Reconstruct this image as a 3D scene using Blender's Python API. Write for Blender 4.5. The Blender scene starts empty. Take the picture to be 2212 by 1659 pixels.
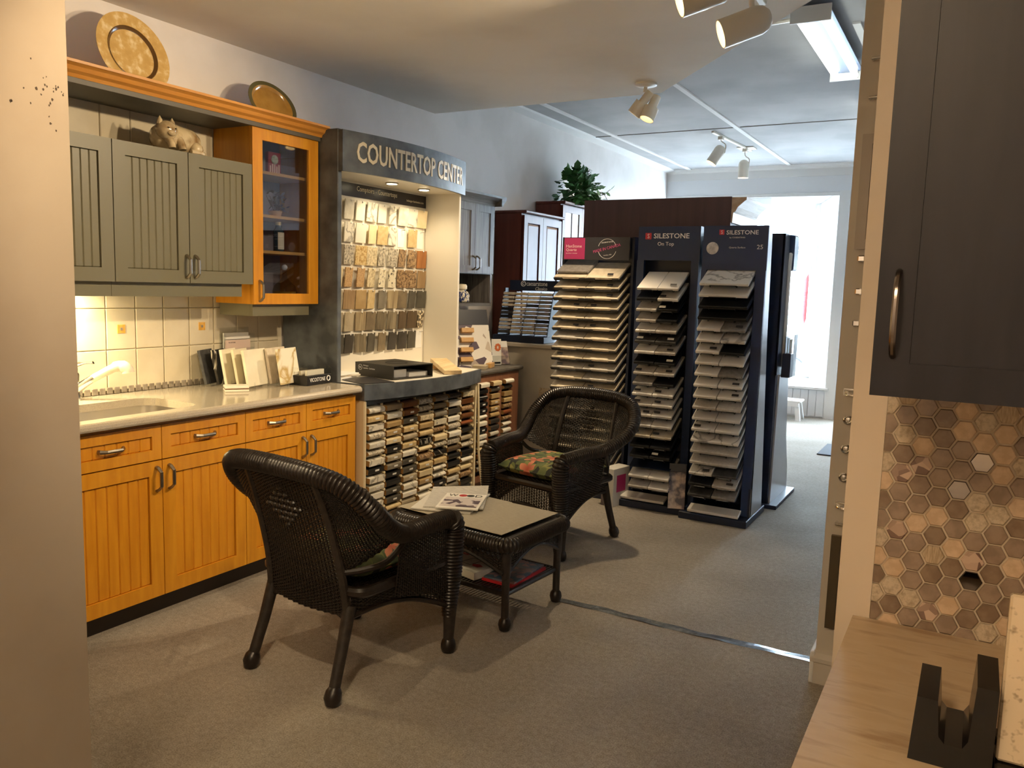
import bpy, bmesh, math, random
from mathutils import Vector, Matrix, geometry
random.seed(7)
SC = bpy.context.scene
COL = SC.collection
PI = math.pi

# ---------------------------------------------------------------- camera
CAM_H = 1.52
cam_d = bpy.data.cameras.new('camera'); cam = bpy.data.objects.new('camera', cam_d); COL.objects.link(cam)
cam_d.sensor_width = 36.0; cam_d.lens = 36.0 * 1757.87 / 2212.0; cam_d.clip_start = 0.02; cam_d.clip_end = 200
yaw, pitch, roll = math.radians(-29.591), math.radians(-6.901), math.radians(-1.6836)
fw = Vector((math.sin(yaw)*math.cos(pitch), math.cos(yaw)*math.cos(pitch), math.sin(pitch)))
rt = Vector((math.cos(yaw), -math.sin(yaw), 0)); dn = fw.cross(rt)
r2 = rt*math.cos(roll) + dn*math.sin(roll); d2 = -rt*math.sin(roll) + dn*math.cos(roll)
mw = Matrix.Identity(4)
for i in range(3):
    mw[i][0] = r2[i]; mw[i][1] = -d2[i]; mw[i][2] = -fw[i]
mw[2][3] = CAM_H
cam.matrix_world = mw
SC.camera = cam

# ---------------------------------------------------------------- world, exposure
wd = bpy.data.worlds.new('sky'); SC.world = wd; wd.use_nodes = True
bg = wd.node_tree.nodes['Background']
bg.inputs[0].default_value = (0.68, 0.83, 1.0, 1); bg.inputs[1].default_value = 38.0
vs = SC.view_settings
vs.view_transform = 'Standard'; vs.look = 'None'; vs.gamma = 1; vs.use_curve_mapping = False
vs.exposure = 0.33

WARM = (1.0, 0.76, 0.47)
def light(kind, loc, power, color=(1, 1, 1), size=0.05, to=None, angle=60, blend=0.5, sy=None, name='lamp_light'):
    d = bpy.data.lights.new(name, kind); d.energy = power; d.color = color
    if kind == 'AREA':
        d.size = size
        if sy: d.shape = 'RECTANGLE'; d.size_y = sy
    else:
        d.shadow_soft_size = size
    if kind == 'SPOT': d.spot_size = math.radians(angle); d.spot_blend = blend
    o = bpy.data.objects.new(name, d); COL.objects.link(o); o.location = loc
    if to is not None: o.rotation_euler = (Vector(to)-Vector(loc)).to_track_quat('-Z', 'Y').to_euler()
    return o
# ---------------------------------------------------------------- helpers
ORG = {}
def V(*a): return Vector(a)

class MB:
    def __init__(s): s.v = []; s.f = []; s.mi = []; s.cur = 0
    def add(s, vs, fs):
        o = len(s.v); s.v += [tuple(p) for p in vs]; s.f += [[i+o for i in f] for f in fs]; s.mi += [s.cur]*len(fs)
        return s
    def box(s, x0, x1, y0, y1, z0, z1, b=0):
        if x0 > x1: x0, x1 = x1, x0
        if y0 > y1: y0, y1 = y1, y0
        if z0 > z1: z0, z1 = z1, z0
        b = min(b, (x1-x0)*.45, (y1-y0)*.45, (z1-z0)*.45)
        if b <= 0:
            vs = [(x, y, z) for x in (x0, x1) for y in (y0, y1) for z in (z0, z1)]
            return s.add(vs, [(0,1,3,2),(4,6,7,5),(0,4,5,1),(2,3,7,6),(0,2,6,4),(1,5,7,3)])
        c = ((x0, x1), (y0, y1), (z0, z1)); vs = []; ix = {}
        for i in range(8):
            bits = ((i >> 2) & 1, (i >> 1) & 1, i & 1)
            for a in range(3):
                p = [c[k][bits[k]] + (b if bits[k] == 0 else -b) for k in range(3)]; p[a] = c[a][bits[a]]
                ix[(bits, a)] = len(vs); vs.append(p)
        fs = []
        for a in range(3):
            o1, o2 = (a+1) % 3, (a+2) % 3
            for sd in (0, 1):
                q = []
                for (e, f) in ((0,0),(1,0),(1,1),(0,1)):
                    bb = [0]*3; bb[a] = sd; bb[o1] = e; bb[o2] = f; q.append(ix[(tuple(bb), a)])
                fs.append(q if sd else q[::-1])
            for e in (0, 1):
                for f in (0, 1):
                    b0 = [0]*3; b0[o1] = e; b0[o2] = f; b1 = list(b0); b1[a] = 1
                    q = [ix[(tuple(b0), o1)], ix[(tuple(b1), o1)], ix[(tuple(b1), o2)], ix[(tuple(b0), o2)]]
                    fs.append(q if (e == f) else q[::-1])
        for i in range(8):
            bits = ((i >> 2) & 1, (i >> 1) & 1, i & 1); q = [ix[(bits, a)] for a in range(3)]
            fs.append(q if sum(bits) % 2 else q[::-1])
        return s.add(vs, fs)
    def prism(s, pts, axis, a0, a1):
        def mk(p, a):
            return {'x': (a, p[0], p[1]), 'y': (p[0], a, p[1]), 'z': (p[0], p[1], a)}[axis]
        n = len(pts); vs = [mk(p, a0) for p in pts] + [mk(p, a1) for p in pts]
        return s.add(vs, [list(range(n))[::-1], list(range(n, 2*n))] + [(i, (i+1) % n, n+(i+1) % n, n+i) for i in range(n)])
    def tube(s, path, r, n=8, cap=True, closed=False, flat=1.0, up=None):
        P = [Vector(p) for p in path]; m = len(P); rs = r if isinstance(r, (list, tuple)) else [r]*m
        T = []
        for i in range(m):
            a = P[(i-1) % m] if (closed or i) else P[0]; b = P[(i+1) % m] if (closed or i < m-1) else P[-1]
            t = b-a; T.append(t.normalized() if t.length > 1e-9 else V(0, 0, 1))
        nrm = Vector(up) if up else (V(0, 0, 1) if abs(T[0].z) < .9 else V(1, 0, 0))
        vs = []
        for i in range(m):
            nrm = (nrm - T[i]*nrm.dot(T[i]))
            nrm = nrm.normalized() if nrm.length > 1e-6 else T[i].orthogonal().normalized()
            bn = T[i].cross(nrm)
            for k in range(n):
                a = 2*PI*(k+.5)/n
                vs.append(P[i] + (nrm*math.cos(a)*flat + bn*math.sin(a))*rs[i])
        fs = []
        for i in range(m if closed else m-1):
            j = (i+1) % m
            for k in range(n):
                l = (k+1) % n; fs.append((i*n+k, i*n+l, j*n+l, j*n+k))
        if cap and not closed: fs += [list(range(n))[::-1], list(range((m-1)*n, m*n))]
        return s.add(vs, fs)
    def lathe(s, prof, n=24, c=(0, 0, 0), cap=True):
        vs = [(c[0]+r*math.cos(2*PI*k/n), c[1]+r*math.sin(2*PI*k/n), c[2]+z) for r, z in prof for k in range(n)]
        fs = []
        for i in range(len(prof)-1):
            for k in range(n):
                l = (k+1) % n; fs.append((i*n+k, i*n+l, (i+1)*n+l, (i+1)*n+k))
        if cap: fs += [list(range(n))[::-1], list(range((len(prof)-1)*n, len(prof)*n))]
        return s.add(vs, fs)
    def ball(s, c, r, n=12, sc=(1, 1, 1)):
        m = max(4, n//2)
        o = MB().lathe([(max(1e-4, math.sin(PI*i/m))*r, -math.cos(PI*i/m)*r) for i in range(m+1)], n)
        return s.add([(c[0]+p[0]*sc[0], c[1]+p[1]*sc[1], c[2]+p[2]*sc[2]) for p in o.v], o.f)
    def grid(s, fn, nu, nv):
        vs = [fn(i/nu, j/nv) for j in range(nv+1) for i in range(nu+1)]
        return s.add(vs, [(j*(nu+1)+i, j*(nu+1)+i+1, (j+1)*(nu+1)+i+1, (j+1)*(nu+1)+i) for j in range(nv) for i in range(nu)])
    def loft(s, rings, cap=True):
        n = len(rings[0]); vs = [p for r in rings for p in r]
        fs = [(i*n+k, i*n+(k+1) % n, (i+1)*n+(k+1) % n, (i+1)*n+k) for i in range(len(rings)-1) for k in range(n)]
        if cap: fs += [list(range(n))[::-1], list(range((len(rings)-1)*n, len(rings)*n))]
        return s.add(vs, fs)
    def plate(s, outer, holes, axis, a0, a1):
        """flat plate with holes, outline in 2D, extruded along axis"""
        loops = [outer] + holes
        tri = geometry.tessellate_polygon([[Vector((p[0], p[1], 0)) for p in l] for l in loops])
        flat = [p for l in loops for p in l]
        def mk(p, a): return {'x': (a, p[0], p[1]), 'y': (p[0], a, p[1]), 'z': (p[0], p[1], a)}[axis]
        n = len(flat); vs = [mk(p, a0) for p in flat] + [mk(p, a1) for p in flat]
        fs = [list(t) for t in tri] + [[i+n for i in t][::-1] for t in tri]
        k = 0
        for l in loops:
            m = len(l); fs += [(k+i, k+(i+1) % m, n+k+(i+1) % m, n+k+i) for i in range(m)]; k += m
        return s.add(vs, fs)
    def xf(s, mat):
        s.v = [tuple(mat @ Vector(p)) for p in s.v]; return s
    def mesh(s, name, mats, off=(0, 0, 0), smooth=False):
        me = bpy.data.meshes.new(name); me.from_pydata([(p[0]-off[0], p[1]-off[1], p[2]-off[2]) for p in s.v], [], s.f)
        for m in (mats if isinstance(mats, (list, tuple)) else [mats]): me.materials.append(m)
        if any(s.mi): me.polygons.foreach_set('material_index', s.mi)
        bm = bmesh.new(); bm.from_mesh(me); bmesh.ops.recalc_face_normals(bm, faces=bm.faces); bm.to_mesh(me); bm.free()
        if smooth:
            me.polygons.foreach_set('use_smooth', [True]*len(me.polygons))
            try: me.set_sharp_from_angle(angle=math.radians(40))
            except Exception: pass
        me.update(); return me
    def part(s, name, mats, parent, smooth=False, label=None):
        o = bpy.data.objects.new(name, s.mesh(name, mats, ORG.get(parent, (0, 0, 0)), smooth)); COL.objects.link(o)
        o.parent = parent; ORG[o] = ORG.get(parent, (0, 0, 0))
        if label: o['label'] = label
        return o
    def solo(s, name, mats, label, cat, group=None, smooth=False):
        xs, ys, zs = zip(*s.v); off = ((min(xs)+max(xs))/2, (min(ys)+max(ys))/2, min(zs))
        o = bpy.data.objects.new(name, s.mesh(name, mats, off, smooth)); COL.objects.link(o); o.location = off; ORG[o] = off
        tag(o, label, cat, group); return o
    def struct(s, name, mats, label=None, parent=None, smooth=False):
        if parent: return s.part(name, mats, parent, smooth)
        o = bpy.data.objects.new(name, s.mesh(name, mats, (0, 0, 0), smooth)); COL.objects.link(o); ORG[o] = (0, 0, 0)
        o['kind'] = 'structure'
        if label: o['label'] = label
        return o

def tag(o, label, cat, group=None):
    o['label'] = label; o['category'] = cat
    if group: o['group'] = group
def thing(name, label, cat, loc, rz=0.0, group=None, local=False):
    o = bpy.data.objects.new(name, None); COL.objects.link(o); o.location = loc; o.rotation_euler = (0, 0, rz)
    o.empty_display_size = .05
    ORG[o] = (0, 0, 0) if (local or rz) else tuple(loc)
    tag(o, label, cat, group); return o
def inst(mesh, name, parent, loc, rot=(0, 0, 0)):
    """a piece that shares mesh data; loc in world for unrotated parents"""
    o = bpy.data.objects.new(name, mesh); COL.objects.link(o)
    if parent is not None:
        o.parent = parent; g = ORG.get(parent, (0, 0, 0)); o.location = (loc[0]-g[0], loc[1]-g[1], loc[2]-g[2])
    else: o.location = loc
    o.rotation_euler = rot; ORG[o] = tuple(loc); return o
def copy_tree(o, parent=None):
    c = o.copy(); COL.objects.link(c); c.parent = parent
    for ch in list(o.children): copy_tree(ch, c)
    return c
ORD = ['zeroth','first','second','third','fourth','fifth','sixth','seventh','eighth','ninth','tenth','eleventh','twelfth','thirteenth','fourteenth','fifteenth','sixteenth','seventeenth','eighteenth','nineteenth','twentieth','twenty-first']
def smoothpath(pts, k=6, closed=False):
    P = [Vector(p) for p in pts]; n = len(P); out = []
    for i in range(n if closed else n-1):
        g = (lambda j: P[j % n]) if closed else (lambda j: P[min(max(j, 0), n-1)])
        a, b, c, d = g(i-1), g(i), g(i+1), g(i+2)
        for t in range(k):
            u = t/k; out.append(.5*((2*b)+(c-a)*u+(2*a-5*b+4*c-d)*u*u+(3*b-a-3*c+d)*u**3))
    if not closed: out.append(P[-1])
    return out
def rrect(x0, x1, y0, y1, r, n=5):
    out = []
    for cx, cy, a0 in ((x1-r, y1-r, 0), (x0+r, y1-r, 90), (x0+r, y0+r, 180), (x1-r, y0+r, 270)):
        for i in range(n+1):
            a = math.radians(a0+90*i/n); out.append((cx+r*math.cos(a), cy+r*math.sin(a)))
    return out
def frame_mat(o, x, y, z):
    x, y, z = Vector(x).normalized(), Vector(y).normalized(), Vector(z).normalized()
    m = Matrix.Identity(4)
    for i in range(3): m[i][0] = x[i]; m[i][1] = y[i]; m[i][2] = z[i]; m[i][3] = o[i]
    return m
def text(body, parent, mat_, o, rx, up, w=None, h=None, depth=.0015, name='lettering', bend=None, center=False, shear=0, bold=0):
    cu = bpy.data.curves.new('t', 'FONT'); cu.body = body; cu.size = 1; cu.extrude = .05; cu.resolution_u = 2; cu.shear = shear; cu.offset = bold
    ob = bpy.data.objects.new('t', cu); COL.objects.link(ob)
    dg = bpy.context.evaluated_depsgraph_get(); me = bpy.data.meshes.new_from_object(ob.evaluated_get(dg))
    bpy.data.objects.remove(ob); bpy.data.curves.remove(cu)
    xs = [v.co.x for v in me.vertices]; ys = [v.co.y for v in me.vertices]
    x0, x1, y0, y1 = min(xs), max(xs), min(ys), max(ys)
    sx = w/(x1-x0) if w else h/(y1-y0); sy = h/(y1-y0) if h else sx
    rx = Vector(rx).normalized(); up = Vector(up).normalized(); nn = rx.cross(up); g = Vector(ORG.get(parent, (0, 0, 0))); o = Vector(o)
    W = (x1-x0)*sx
    for v in me.vertices:
        X = (v.co.x-x0)*sx - (W/2 if center else 0); Y = (v.co.y-y0)*sy; Z = depth if v.co.z > 0 else 0
        p = bend(X, Y, Z) if bend else o + rx*X + up*Y + nn*Z
        v.co = p - g
    me.materials.clear(); me.materials.append(mat_)
    t = bpy.data.objects.new(name, me); COL.objects.link(t); t.parent = parent; ORG[t] = ORG.get(parent, (0, 0, 0)); return t

# ---------------------------------------------------------------- materials
def srgb(r, g, b):
    f = lambda c: (c/255/12.92) if c/255 <= .04045 else ((c/255+.055)/1.055)**2.4
    return (f(r), f(g), f(b))
_mc = {}
def mat(name, c, c2=None, kind=None, scale=10, stretch=(1, 1, 1), rough=.5, metal=0, bump=0, bscale=200, coat=0, lo=.4, hi=.6, c3=None, detail=4, rnd=True, spec=.5):
    if name in _mc: return _mc[name]
    m = bpy.data.materials.new(name); m.use_nodes = True; nt = m.node_tree; N = nt.nodes; L = nt.links
    b = N['Principled BSDF']; _mc[name] = m
    b.inputs['Base Color'].default_value = (*c, 1); b.inputs['Roughness'].default_value = rough; b.inputs['Metallic'].default_value = metal
    b.inputs['Coat Weight'].default_value = coat; b.inputs['Coat Roughness'].default_value = .12; b.inputs['Specular IOR Level'].default_value = spec
    if kind or bump:
        tc = N.new('ShaderNodeTexCoord'); vec = tc.outputs['Object']
        if rnd:
            oi = N.new('ShaderNodeObjectInfo'); mul = N.new('ShaderNodeVectorMath'); mul.operation = 'ADD'
            sc_ = N.new('ShaderNodeMath'); sc_.operation = 'MULTIPLY'; sc_.inputs[1].default_value = 37.0; L.new(oi.outputs['Random'], sc_.inputs[0])
            L.new(vec, mul.inputs[0]); L.new(sc_.outputs[0], mul.inputs[1]); vec = mul.outputs[0]
        mp = N.new('ShaderNodeMapping'); mp.inputs['Scale'].default_value = stretch; L.new(vec, mp.inputs[0]); mv = mp.outputs[0]
    if kind:
        ramp = N.new('ShaderNodeValToRGB'); e = ramp.color_ramp.elements
        e[0].position = lo; e[1].position = hi; e[0].color = (*c, 1); e[1].color = (*c2, 1)
        if c3: x = e.new((lo+hi)/2); x.color = (*c3, 1)
        if kind in ('noise', 'wood', 'vein'):
            t = N.new('ShaderNodeTexNoise'); t.inputs['Scale'].default_value = scale; t.inputs['Detail'].default_value = detail
            L.new(mv, t.inputs['Vector']); fac = t.outputs[0]
            if kind == 'wood': t.inputs['Distortion'].default_value = .6
            if kind == 'vein':
                t.inputs['Distortion'].default_value = 1.2
                a = N.new('ShaderNodeMath'); a.operation = 'SUBTRACT'; a.inputs[1].default_value = .5; L.new(fac, a.inputs[0])
                a2 = N.new('ShaderNodeMath'); a2.operation = 'ABSOLUTE'; L.new(a.outputs[0], a2.inputs[0]); fac = a2.outputs[0]
        elif kind == 'speck':
            t = N.new('ShaderNodeTexNoise'); t.inputs['Scale'].default_value = scale; t.inputs['Detail'].default_value = 2; t.inputs['Roughness'].default_value = .7
            L.new(mv, t.inputs['Vector']); fac = t.outputs[0]
        elif kind == 'cell':
            t = N.new('ShaderNodeTexVoronoi'); t.inputs['Scale'].default_value = scale; L.new(mv, t.inputs['Vector'])
            sp = N.new('ShaderNodeSeparateColor'); L.new(t.outputs['Color'], sp.inputs[0]); fac = sp.outputs[0]
        L.new(fac, ramp.inputs[0]); L.new(ramp.outputs[0], b.inputs['Base Color'])
    if bump:
        t2 = N.new('ShaderNodeTexNoise'); t2.inputs['Scale'].default_value = bscale; t2.inputs['Detail'].default_value = 3; L.new(mv, t2.inputs['Vector'])
        bp = N.new('ShaderNodeBump'); bp.inputs['Strength'].default_value = bump; bp.inputs['Distance'].default_value = .004
        L.new(t2.outputs[0], bp.inputs['Height']); L.new(bp.outputs[0], b.inputs['Normal'])
    return m
def emit(name, c, s):
    m = bpy.data.materials.new(name); m.use_nodes = True; b = m.node_tree.nodes['Principled BSDF']
    b.inputs['Base Color'].default_value = (*c, 1); b.inputs['Emission Color'].default_value = (*c, 1); b.inputs['Emission Strength'].default_value = s
    return m
def glassy(name, tint=(1, 1, 1), refl=.08, rough=.0, op=0.0):
    """thin clear pane: transparent with a Fresnel gloss"""
    m = bpy.data.materials.new(name); m.use_nodes = True; nt = m.node_tree; N = nt.nodes; L = nt.links; N.clear()
    out = N.new('ShaderNodeOutputMaterial'); tr = N.new('ShaderNodeBsdfTransparent'); tr.inputs[0].default_value = (*tint, 1)
    gl = N.new('ShaderNodeBsdfGlossy'); gl.inputs['Roughness'].default_value = rough
    lw = N.new('ShaderNodeLayerWeight'); pw = N.new('ShaderNodeMath'); pw.operation = 'POWER'; pw.inputs[1].default_value = 4.0; L.new(lw.outputs['Facing'], pw.inputs[0])
    fr = N.new('ShaderNodeMath'); fr.operation = 'MULTIPLY_ADD'; fr.inputs[1].default_value = .8; fr.inputs[2].default_value = refl*.5; L.new(pw.outputs[0], fr.inputs[0])
    mx = N.new('ShaderNodeMixShader'); L.new(fr.outputs[0], mx.inputs[0]); L.new(tr.outputs[0], mx.inputs[1]); L.new(gl.outputs[0], mx.inputs[2])
    L.new(mx.outputs[0], out.inputs[0]); return m

S = srgb
PLASTER = mat('painted plaster', S(234, 230, 228), S(226, 222, 219), 'noise', 2.5, rough=.75, bump=.05, bscale=60, rnd=False, lo=.45, hi=.62)
CEILP = mat('ceiling paint', S(236, 231, 222), S(226, 220, 210), 'noise', 1.2, rough=.8, bump=.06, bscale=25, rnd=False)
CEIL2 = mat('white ceiling board', S(178, 178, 178), S(162, 162, 162), 'noise', 1.6, rough=.8, rnd=False, detail=6)
BATTEN = mat('white batten', S(228, 228, 226), rough=.7)
CARPET = mat('grey beige carpet', S(134, 126, 116), S(176, 168, 156), 'noise', 190, rough=.95, bump=.22, bscale=420, rnd=False, lo=.30, hi=.70, detail=9, spec=.1)
def worn_carpet(m):
    # larger worn and soiled patches over the fine pile
    nt = m.node_tree; N = nt.nodes; L = nt.links; b = N['Principled BSDF']; src = b.inputs['Base Color'].links[0].from_socket
    tc = N.new('ShaderNodeTexCoord'); last = src
    for sc_, lo, hi, a, z in ((1.7, .35, .68, .80, 1.06), (45, .3, .7, .86, 1.12)):
        n = N.new('ShaderNodeTexNoise'); n.inputs['Scale'].default_value = sc_; n.inputs['Detail'].default_value = 6; L.new(tc.outputs['Object'], n.inputs['Vector'])
        mr = N.new('ShaderNodeMapRange'); mr.inputs[1].default_value = lo; mr.inputs[2].default_value = hi; mr.inputs[3].default_value = a; mr.inputs[4].default_value = z; L.new(n.outputs[0], mr.inputs[0])
        v = N.new('ShaderNodeVectorMath'); v.operation = 'SCALE'; L.new(last, v.inputs[0]); L.new(mr.outputs[0], v.inputs['Scale']); last = v.outputs[0]
    L.new(last, b.inputs['Base Color'])
worn_carpet(CARPET)
MAPLE = mat('honey maple', S(212, 148, 36), S(194, 128, 24), 'wood', 5, (6, 6, .6), rough=.38, lo=.3, hi=.7, bump=.02, bscale=120)
MAPLE_D = mat('maple bead panel', S(213, 146, 32), S(195, 126, 20), 'wood', 5, (6, 6, .6), rough=.4, lo=.3, hi=.7)
MAPLE_H = mat('maple crown', S(206, 146, 66), S(188, 126, 48), 'wood', 5, (6, .6, 6), rough=.38, lo=.3, hi=.7)
MAPLE_IN = mat('maple light', S(222, 176, 102), S(206, 158, 84), 'wood', 5, (6, .6, 6), rough=.4, lo=.3, hi=.7)
OLIVE = mat('olive grey paint', S(112, 108, 86), rough=.42, bump=.01, bscale=300)
OLIVE_D = mat('dark olive board', S(88, 84, 74), rough=.5)
TOEK = mat('dark toe board', S(58, 50, 42), rough=.6)
STEEL = mat('brushed nickel', S(150, 144, 134), rough=.34, metal=1)
CHROME = mat('chrome', S(225, 225, 225), rough=.06, metal=1)
SINKM = mat('sink steel', S(196, 192, 184), rough=.3, metal=1, bump=.02, bscale=300)
CTOP = mat('beige quartz worktop', S(184, 174, 156), S(134, 122, 106), 'speck', 420, rough=.14, rnd=False, lo=.52, hi=.72, coat=.3)
TILE = mat('cream glazed tile', S(212, 202, 178), S(204, 193, 168), 'noise', 6, rough=.15, bump=.03, bscale=14)
GROUT = mat('cream grout', S(214, 204, 180), rough=.85)
TILE_T = mat('taupe mosaic', S(150, 140, 126), S(126, 116, 104), 'noise', 30, rough=.3)
TILE_Y = mat('yellow inset', S(222, 172, 86), S(206, 156, 70), 'noise', 40, rough=.35)
SLATE = mat('blue grey slate laminate', S(62, 67, 72), S(102, 108, 113), 'noise', 9, rough=.42, rnd=False, detail=6, lo=.32, hi=.7)
WHITE = mat('white melamine', S(236, 230, 216), rough=.3)
WHITE_P = mat('white plastic', S(238, 238, 236), rough=.35)
CREAM = mat('cream melamine', S(226, 212, 176), rough=.4)
BLACK = mat('black matte', S(20, 20, 22), rough=.5)
BLACK_G = mat('black plastic', S(14, 14, 16), rough=.22)
NAVY = mat('navy black metal', S(18, 30, 54), rough=.4)
NAVY_F = mat('navy panel', S(26, 46, 82), rough=.38)
SILVER = mat('silver laminate', S(176, 178, 182), rough=.35, metal=.6)
LETTER = mat('pale lettering', S(226, 216, 190), rough=.35)
LETTER_W = mat('white lettering', S(236, 236, 236), rough=.5)
WICKER = mat('dark brown wicker', S(35, 27, 22), S(21, 16, 13), 'noise', 60, rough=.32, lo=.35, hi=.65)
WICKER_L = mat('wicker leg wrap', S(44, 36, 30), S(30, 24, 19), 'noise', 40, rough=.5)
CHERRY = mat('cherry wood', S(98, 46, 34), S(82, 36, 26), 'wood', 4, (6, 6, .5), rough=.38, coat=.0, spec=.3, lo=.3, hi=.7)
CHERRY_D = mat('dark cherry panel', S(84, 58, 58), S(72, 48, 49), 'wood', 3, (6, 6, .4), rough=.5, lo=.3, hi=.7)
OAK = mat('grey stained oak', S(116, 112, 108), S(86, 83, 80), 'wood', 14, (4, 4, .35), rough=.5, spec=.3, lo=.35, hi=.62, detail=6)
OAK_H = mat('grey stained oak rail', S(120, 118, 116), S(92, 90, 88), 'wood', 14, (4, .35, 4), rough=.45, lo=.35, hi=.62, detail=6)
BROWNW = mat('brown wood frame', S(140, 96, 70), S(122, 80, 56), 'wood', 6, (6, 6, .6), rough=.5, lo=.3, hi=.7)
DKTOP = mat('dark grey laminate', S(84, 80, 74), S(98, 94, 88), 'noise', 14, rough=.45)
BEIGEP = mat('beige panel', S(204, 196, 180), S(194, 186, 170), 'noise', 5, rough=.6)
GREYW = mat('warm grey paint', S(208, 200, 188), rough=.6, bump=.02, bscale=200)
LEFTW = mat('putty wall paint', S(170, 157, 140), S(164, 150, 133), 'noise', 3, rough=.7, bump=.03, bscale=150, rnd=False)
PANELW = mat('beige end panel', S(214, 198, 176), rough=.5)
DKCAB = mat('flare tinted espresso', S(32, 31, 38), S(23, 22, 29), 'wood', 4, (5, 5, .7), rough=.42, spec=.35, lo=.35, hi=.65)  # slight blue of the lens flare is put into this wood colour
TRAV = mat('travertine laminate', S(190, 166, 132), S(164, 136, 102), 'noise', 5, (1.6, 7, 1), rough=.32, rnd=False, lo=.36, hi=.7, c3=S(196, 174, 142), detail=9)
GRANITE = mat('speckled granite', S(208, 190, 160), S(110, 88, 66), 'speck', 70, rough=.25, lo=.55, hi=.75)
PAPER = mat('white paper', S(232, 230, 224), rough=.6)
PAPER2 = mat('grey newsprint', S(206, 204, 198), rough=.7)
DKPAPER = mat('dark printed cover', S(42, 42, 48), rough=.35)
REDP = mat('red print', S(186, 36, 40), rough=.4)
PURPP = mat('purple print', S(96, 74, 104), rough=.4)
TEALP = mat('teal print', S(96, 128, 136), S(70, 96, 110), 'noise', 20, rough=.3)
TANW = mat('tan wood sample', S(206, 164, 104), S(190, 146, 86), 'wood', 6, (6, .6, 6), rough=.45, lo=.3, hi=.7)
ACRYL = glassy('clear acrylic', (.96, .97, .97))
PANE = glassy('window glass', (.97, .99, .99))
CABGLASS = glassy('cabinet glass', (.80, .82, .88), refl=.2)
FOIL = mat('silver tape', S(176, 184, 192), S(140, 148, 156), 'noise', 60, rough=.25, metal=.8, bump=.2, bscale=90)
MATGREY = mat('taupe woven mat', S(172, 164, 146), S(156, 148, 130), 'noise', 40, (1, 18, 1), rough=.85, rnd=False)
LAMPW = mat('white enamel lamp', S(226, 220, 206), rough=.3)
BULB = emit('warm bulb', (1, .72, .36), 14)
PUCK = emit('warm puck lens', (1, .86, .56), 18)
TUBE = emit('fluorescent tube', (.95, 1, .92), 6)
# ---------------------------------------------------------------- the room
XW = -3.72; ZS = 2.80; ZC = 3.08; YB = 10.55
MB().box(XW-.1, 1.8, -2.3, YB+.05, -.1, 0).struct('floor', CARPET, 'grey beige carpet floor with worn patches')
wall_left = MB().box(XW-.12, XW, -2.3, 12.2, -.1, ZC+.05).struct('wall_left', PLASTER, 'pale plaster wall along the cabinets')
MB().box(1.7, 1.8, -2.3, YB, -.1, ZC+.05).struct('wall_right', PLASTER)
MB().box(XW, 1.8, -2.4, -2.3, -.1, ZC+.05).struct('wall_rear', PLASTER)
ceil = MB().box(XW, 1.8, -2.3, YB+.1, ZC, ZC+.06).struct('ceiling', CEIL2, 'white boarded ceiling at the shop front')
MB().prism([(XW, -2.3), (.30, -2.3), (.30, 2.66), (-1.93, 5.26), (XW, 5.24)], 'z', ZS, ZC).struct('ceiling_soffit', CEILP, 'lower beige ceiling with a diagonal edge')
wn = MB().prism([(XW, -2.3), (-1.91, -2.3), (-1.91, 1.2), (XW, 1.78)], 'z', 0, ZS).struct('wall_near', LEFTW, 'putty coloured wall corner at the left edge')
sm = MB()
for i in range(26):
    y = 1.19 - abs(random.gauss(0, .055)); z = 1.93 + random.gauss(0, .035); r = random.uniform(.0012, .0035)
    k = random.randint(5, 7)
    sm.prism([(y+r*random.uniform(.5, 1.5)*math.cos(2*PI*j/k)*.8, z+r*random.uniform(.4, 1)*math.sin(2*PI*j/k)*1.6) for j in range(k)], 'x', -1.912, -1.9095)
o = sm.part('scuff_marks', mat('dark scuff', S(70, 58, 48), rough=.8), wn); o['kind'] = 'stuff'
# back wall with the big opening into the window bay
wb = MB().plate([(XW, 0), (1.8, 0), (1.8, ZC), (XW, ZC)], [[(XW+.02, .38), (-1.56, .38), (-1.56, 2.74), (XW+.02, 2.74)], [(-1.40, .02), (-.45, .02), (-.45, 2.66), (-1.40, 2.66)]], 'y', YB, YB+.1).struct('wall_back', mat('white painted boards', S(226, 228, 230), rough=.6), 'white painted front wall around the window bay')
pm = MB().box(-.045, .045, -.012, 0, 0, .33, .004).mesh('plank', mat('white painted boards', None))
for i in range(23): inst(pm, 'plank', wb, (-1.61-.094*i, YB, .015))
MB().box(XW, -1.52, YB-.05, YB+.12, .352, .382, .006).struct('trim_1', BATTEN, 'white window sill board')
MB().box(-1.56, -1.44, YB-.02, YB, 0, 2.76).struct('trim_2', BATTEN)
d1 = MB().plate([(-1.40, .02), (-.45, .02), (-.45, 2.08), (-1.40, 2.08)], [[(-1.29, .28), (-.56, .28), (-.56, 1.97), (-1.29, 1.97)]], 'y', YB+.03, YB+.07).struct('door_1', BATTEN, 'white glazed entrance door in the front wall')
MB().box(-1.29, -.56, YB+.047, YB+.053, .28, 1.97).part('pane', PANE, d1)
d2 = MB().plate([(-1.40, 2.09), (-.45, 2.09), (-.45, 2.66), (-1.40, 2.66)], [[(-1.34, 2.15), (-.51, 2.15), (-.51, 2.60), (-1.34, 2.60)]], 'y', YB+.03, YB+.07).struct('window_5', BATTEN)
MB().box(-1.34, -.51, YB+.047, YB+.053, 2.15, 2.60).part('pane', PANE, d2)
MB().tube([(-.50, YB+.03, 1.0), (-.50, YB-.01, 1.0), (-.54, YB-.03, 1.0), (-.62, YB-.03, 1.0)], .009, 8).part('door_handle', STEEL, d1)
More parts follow.
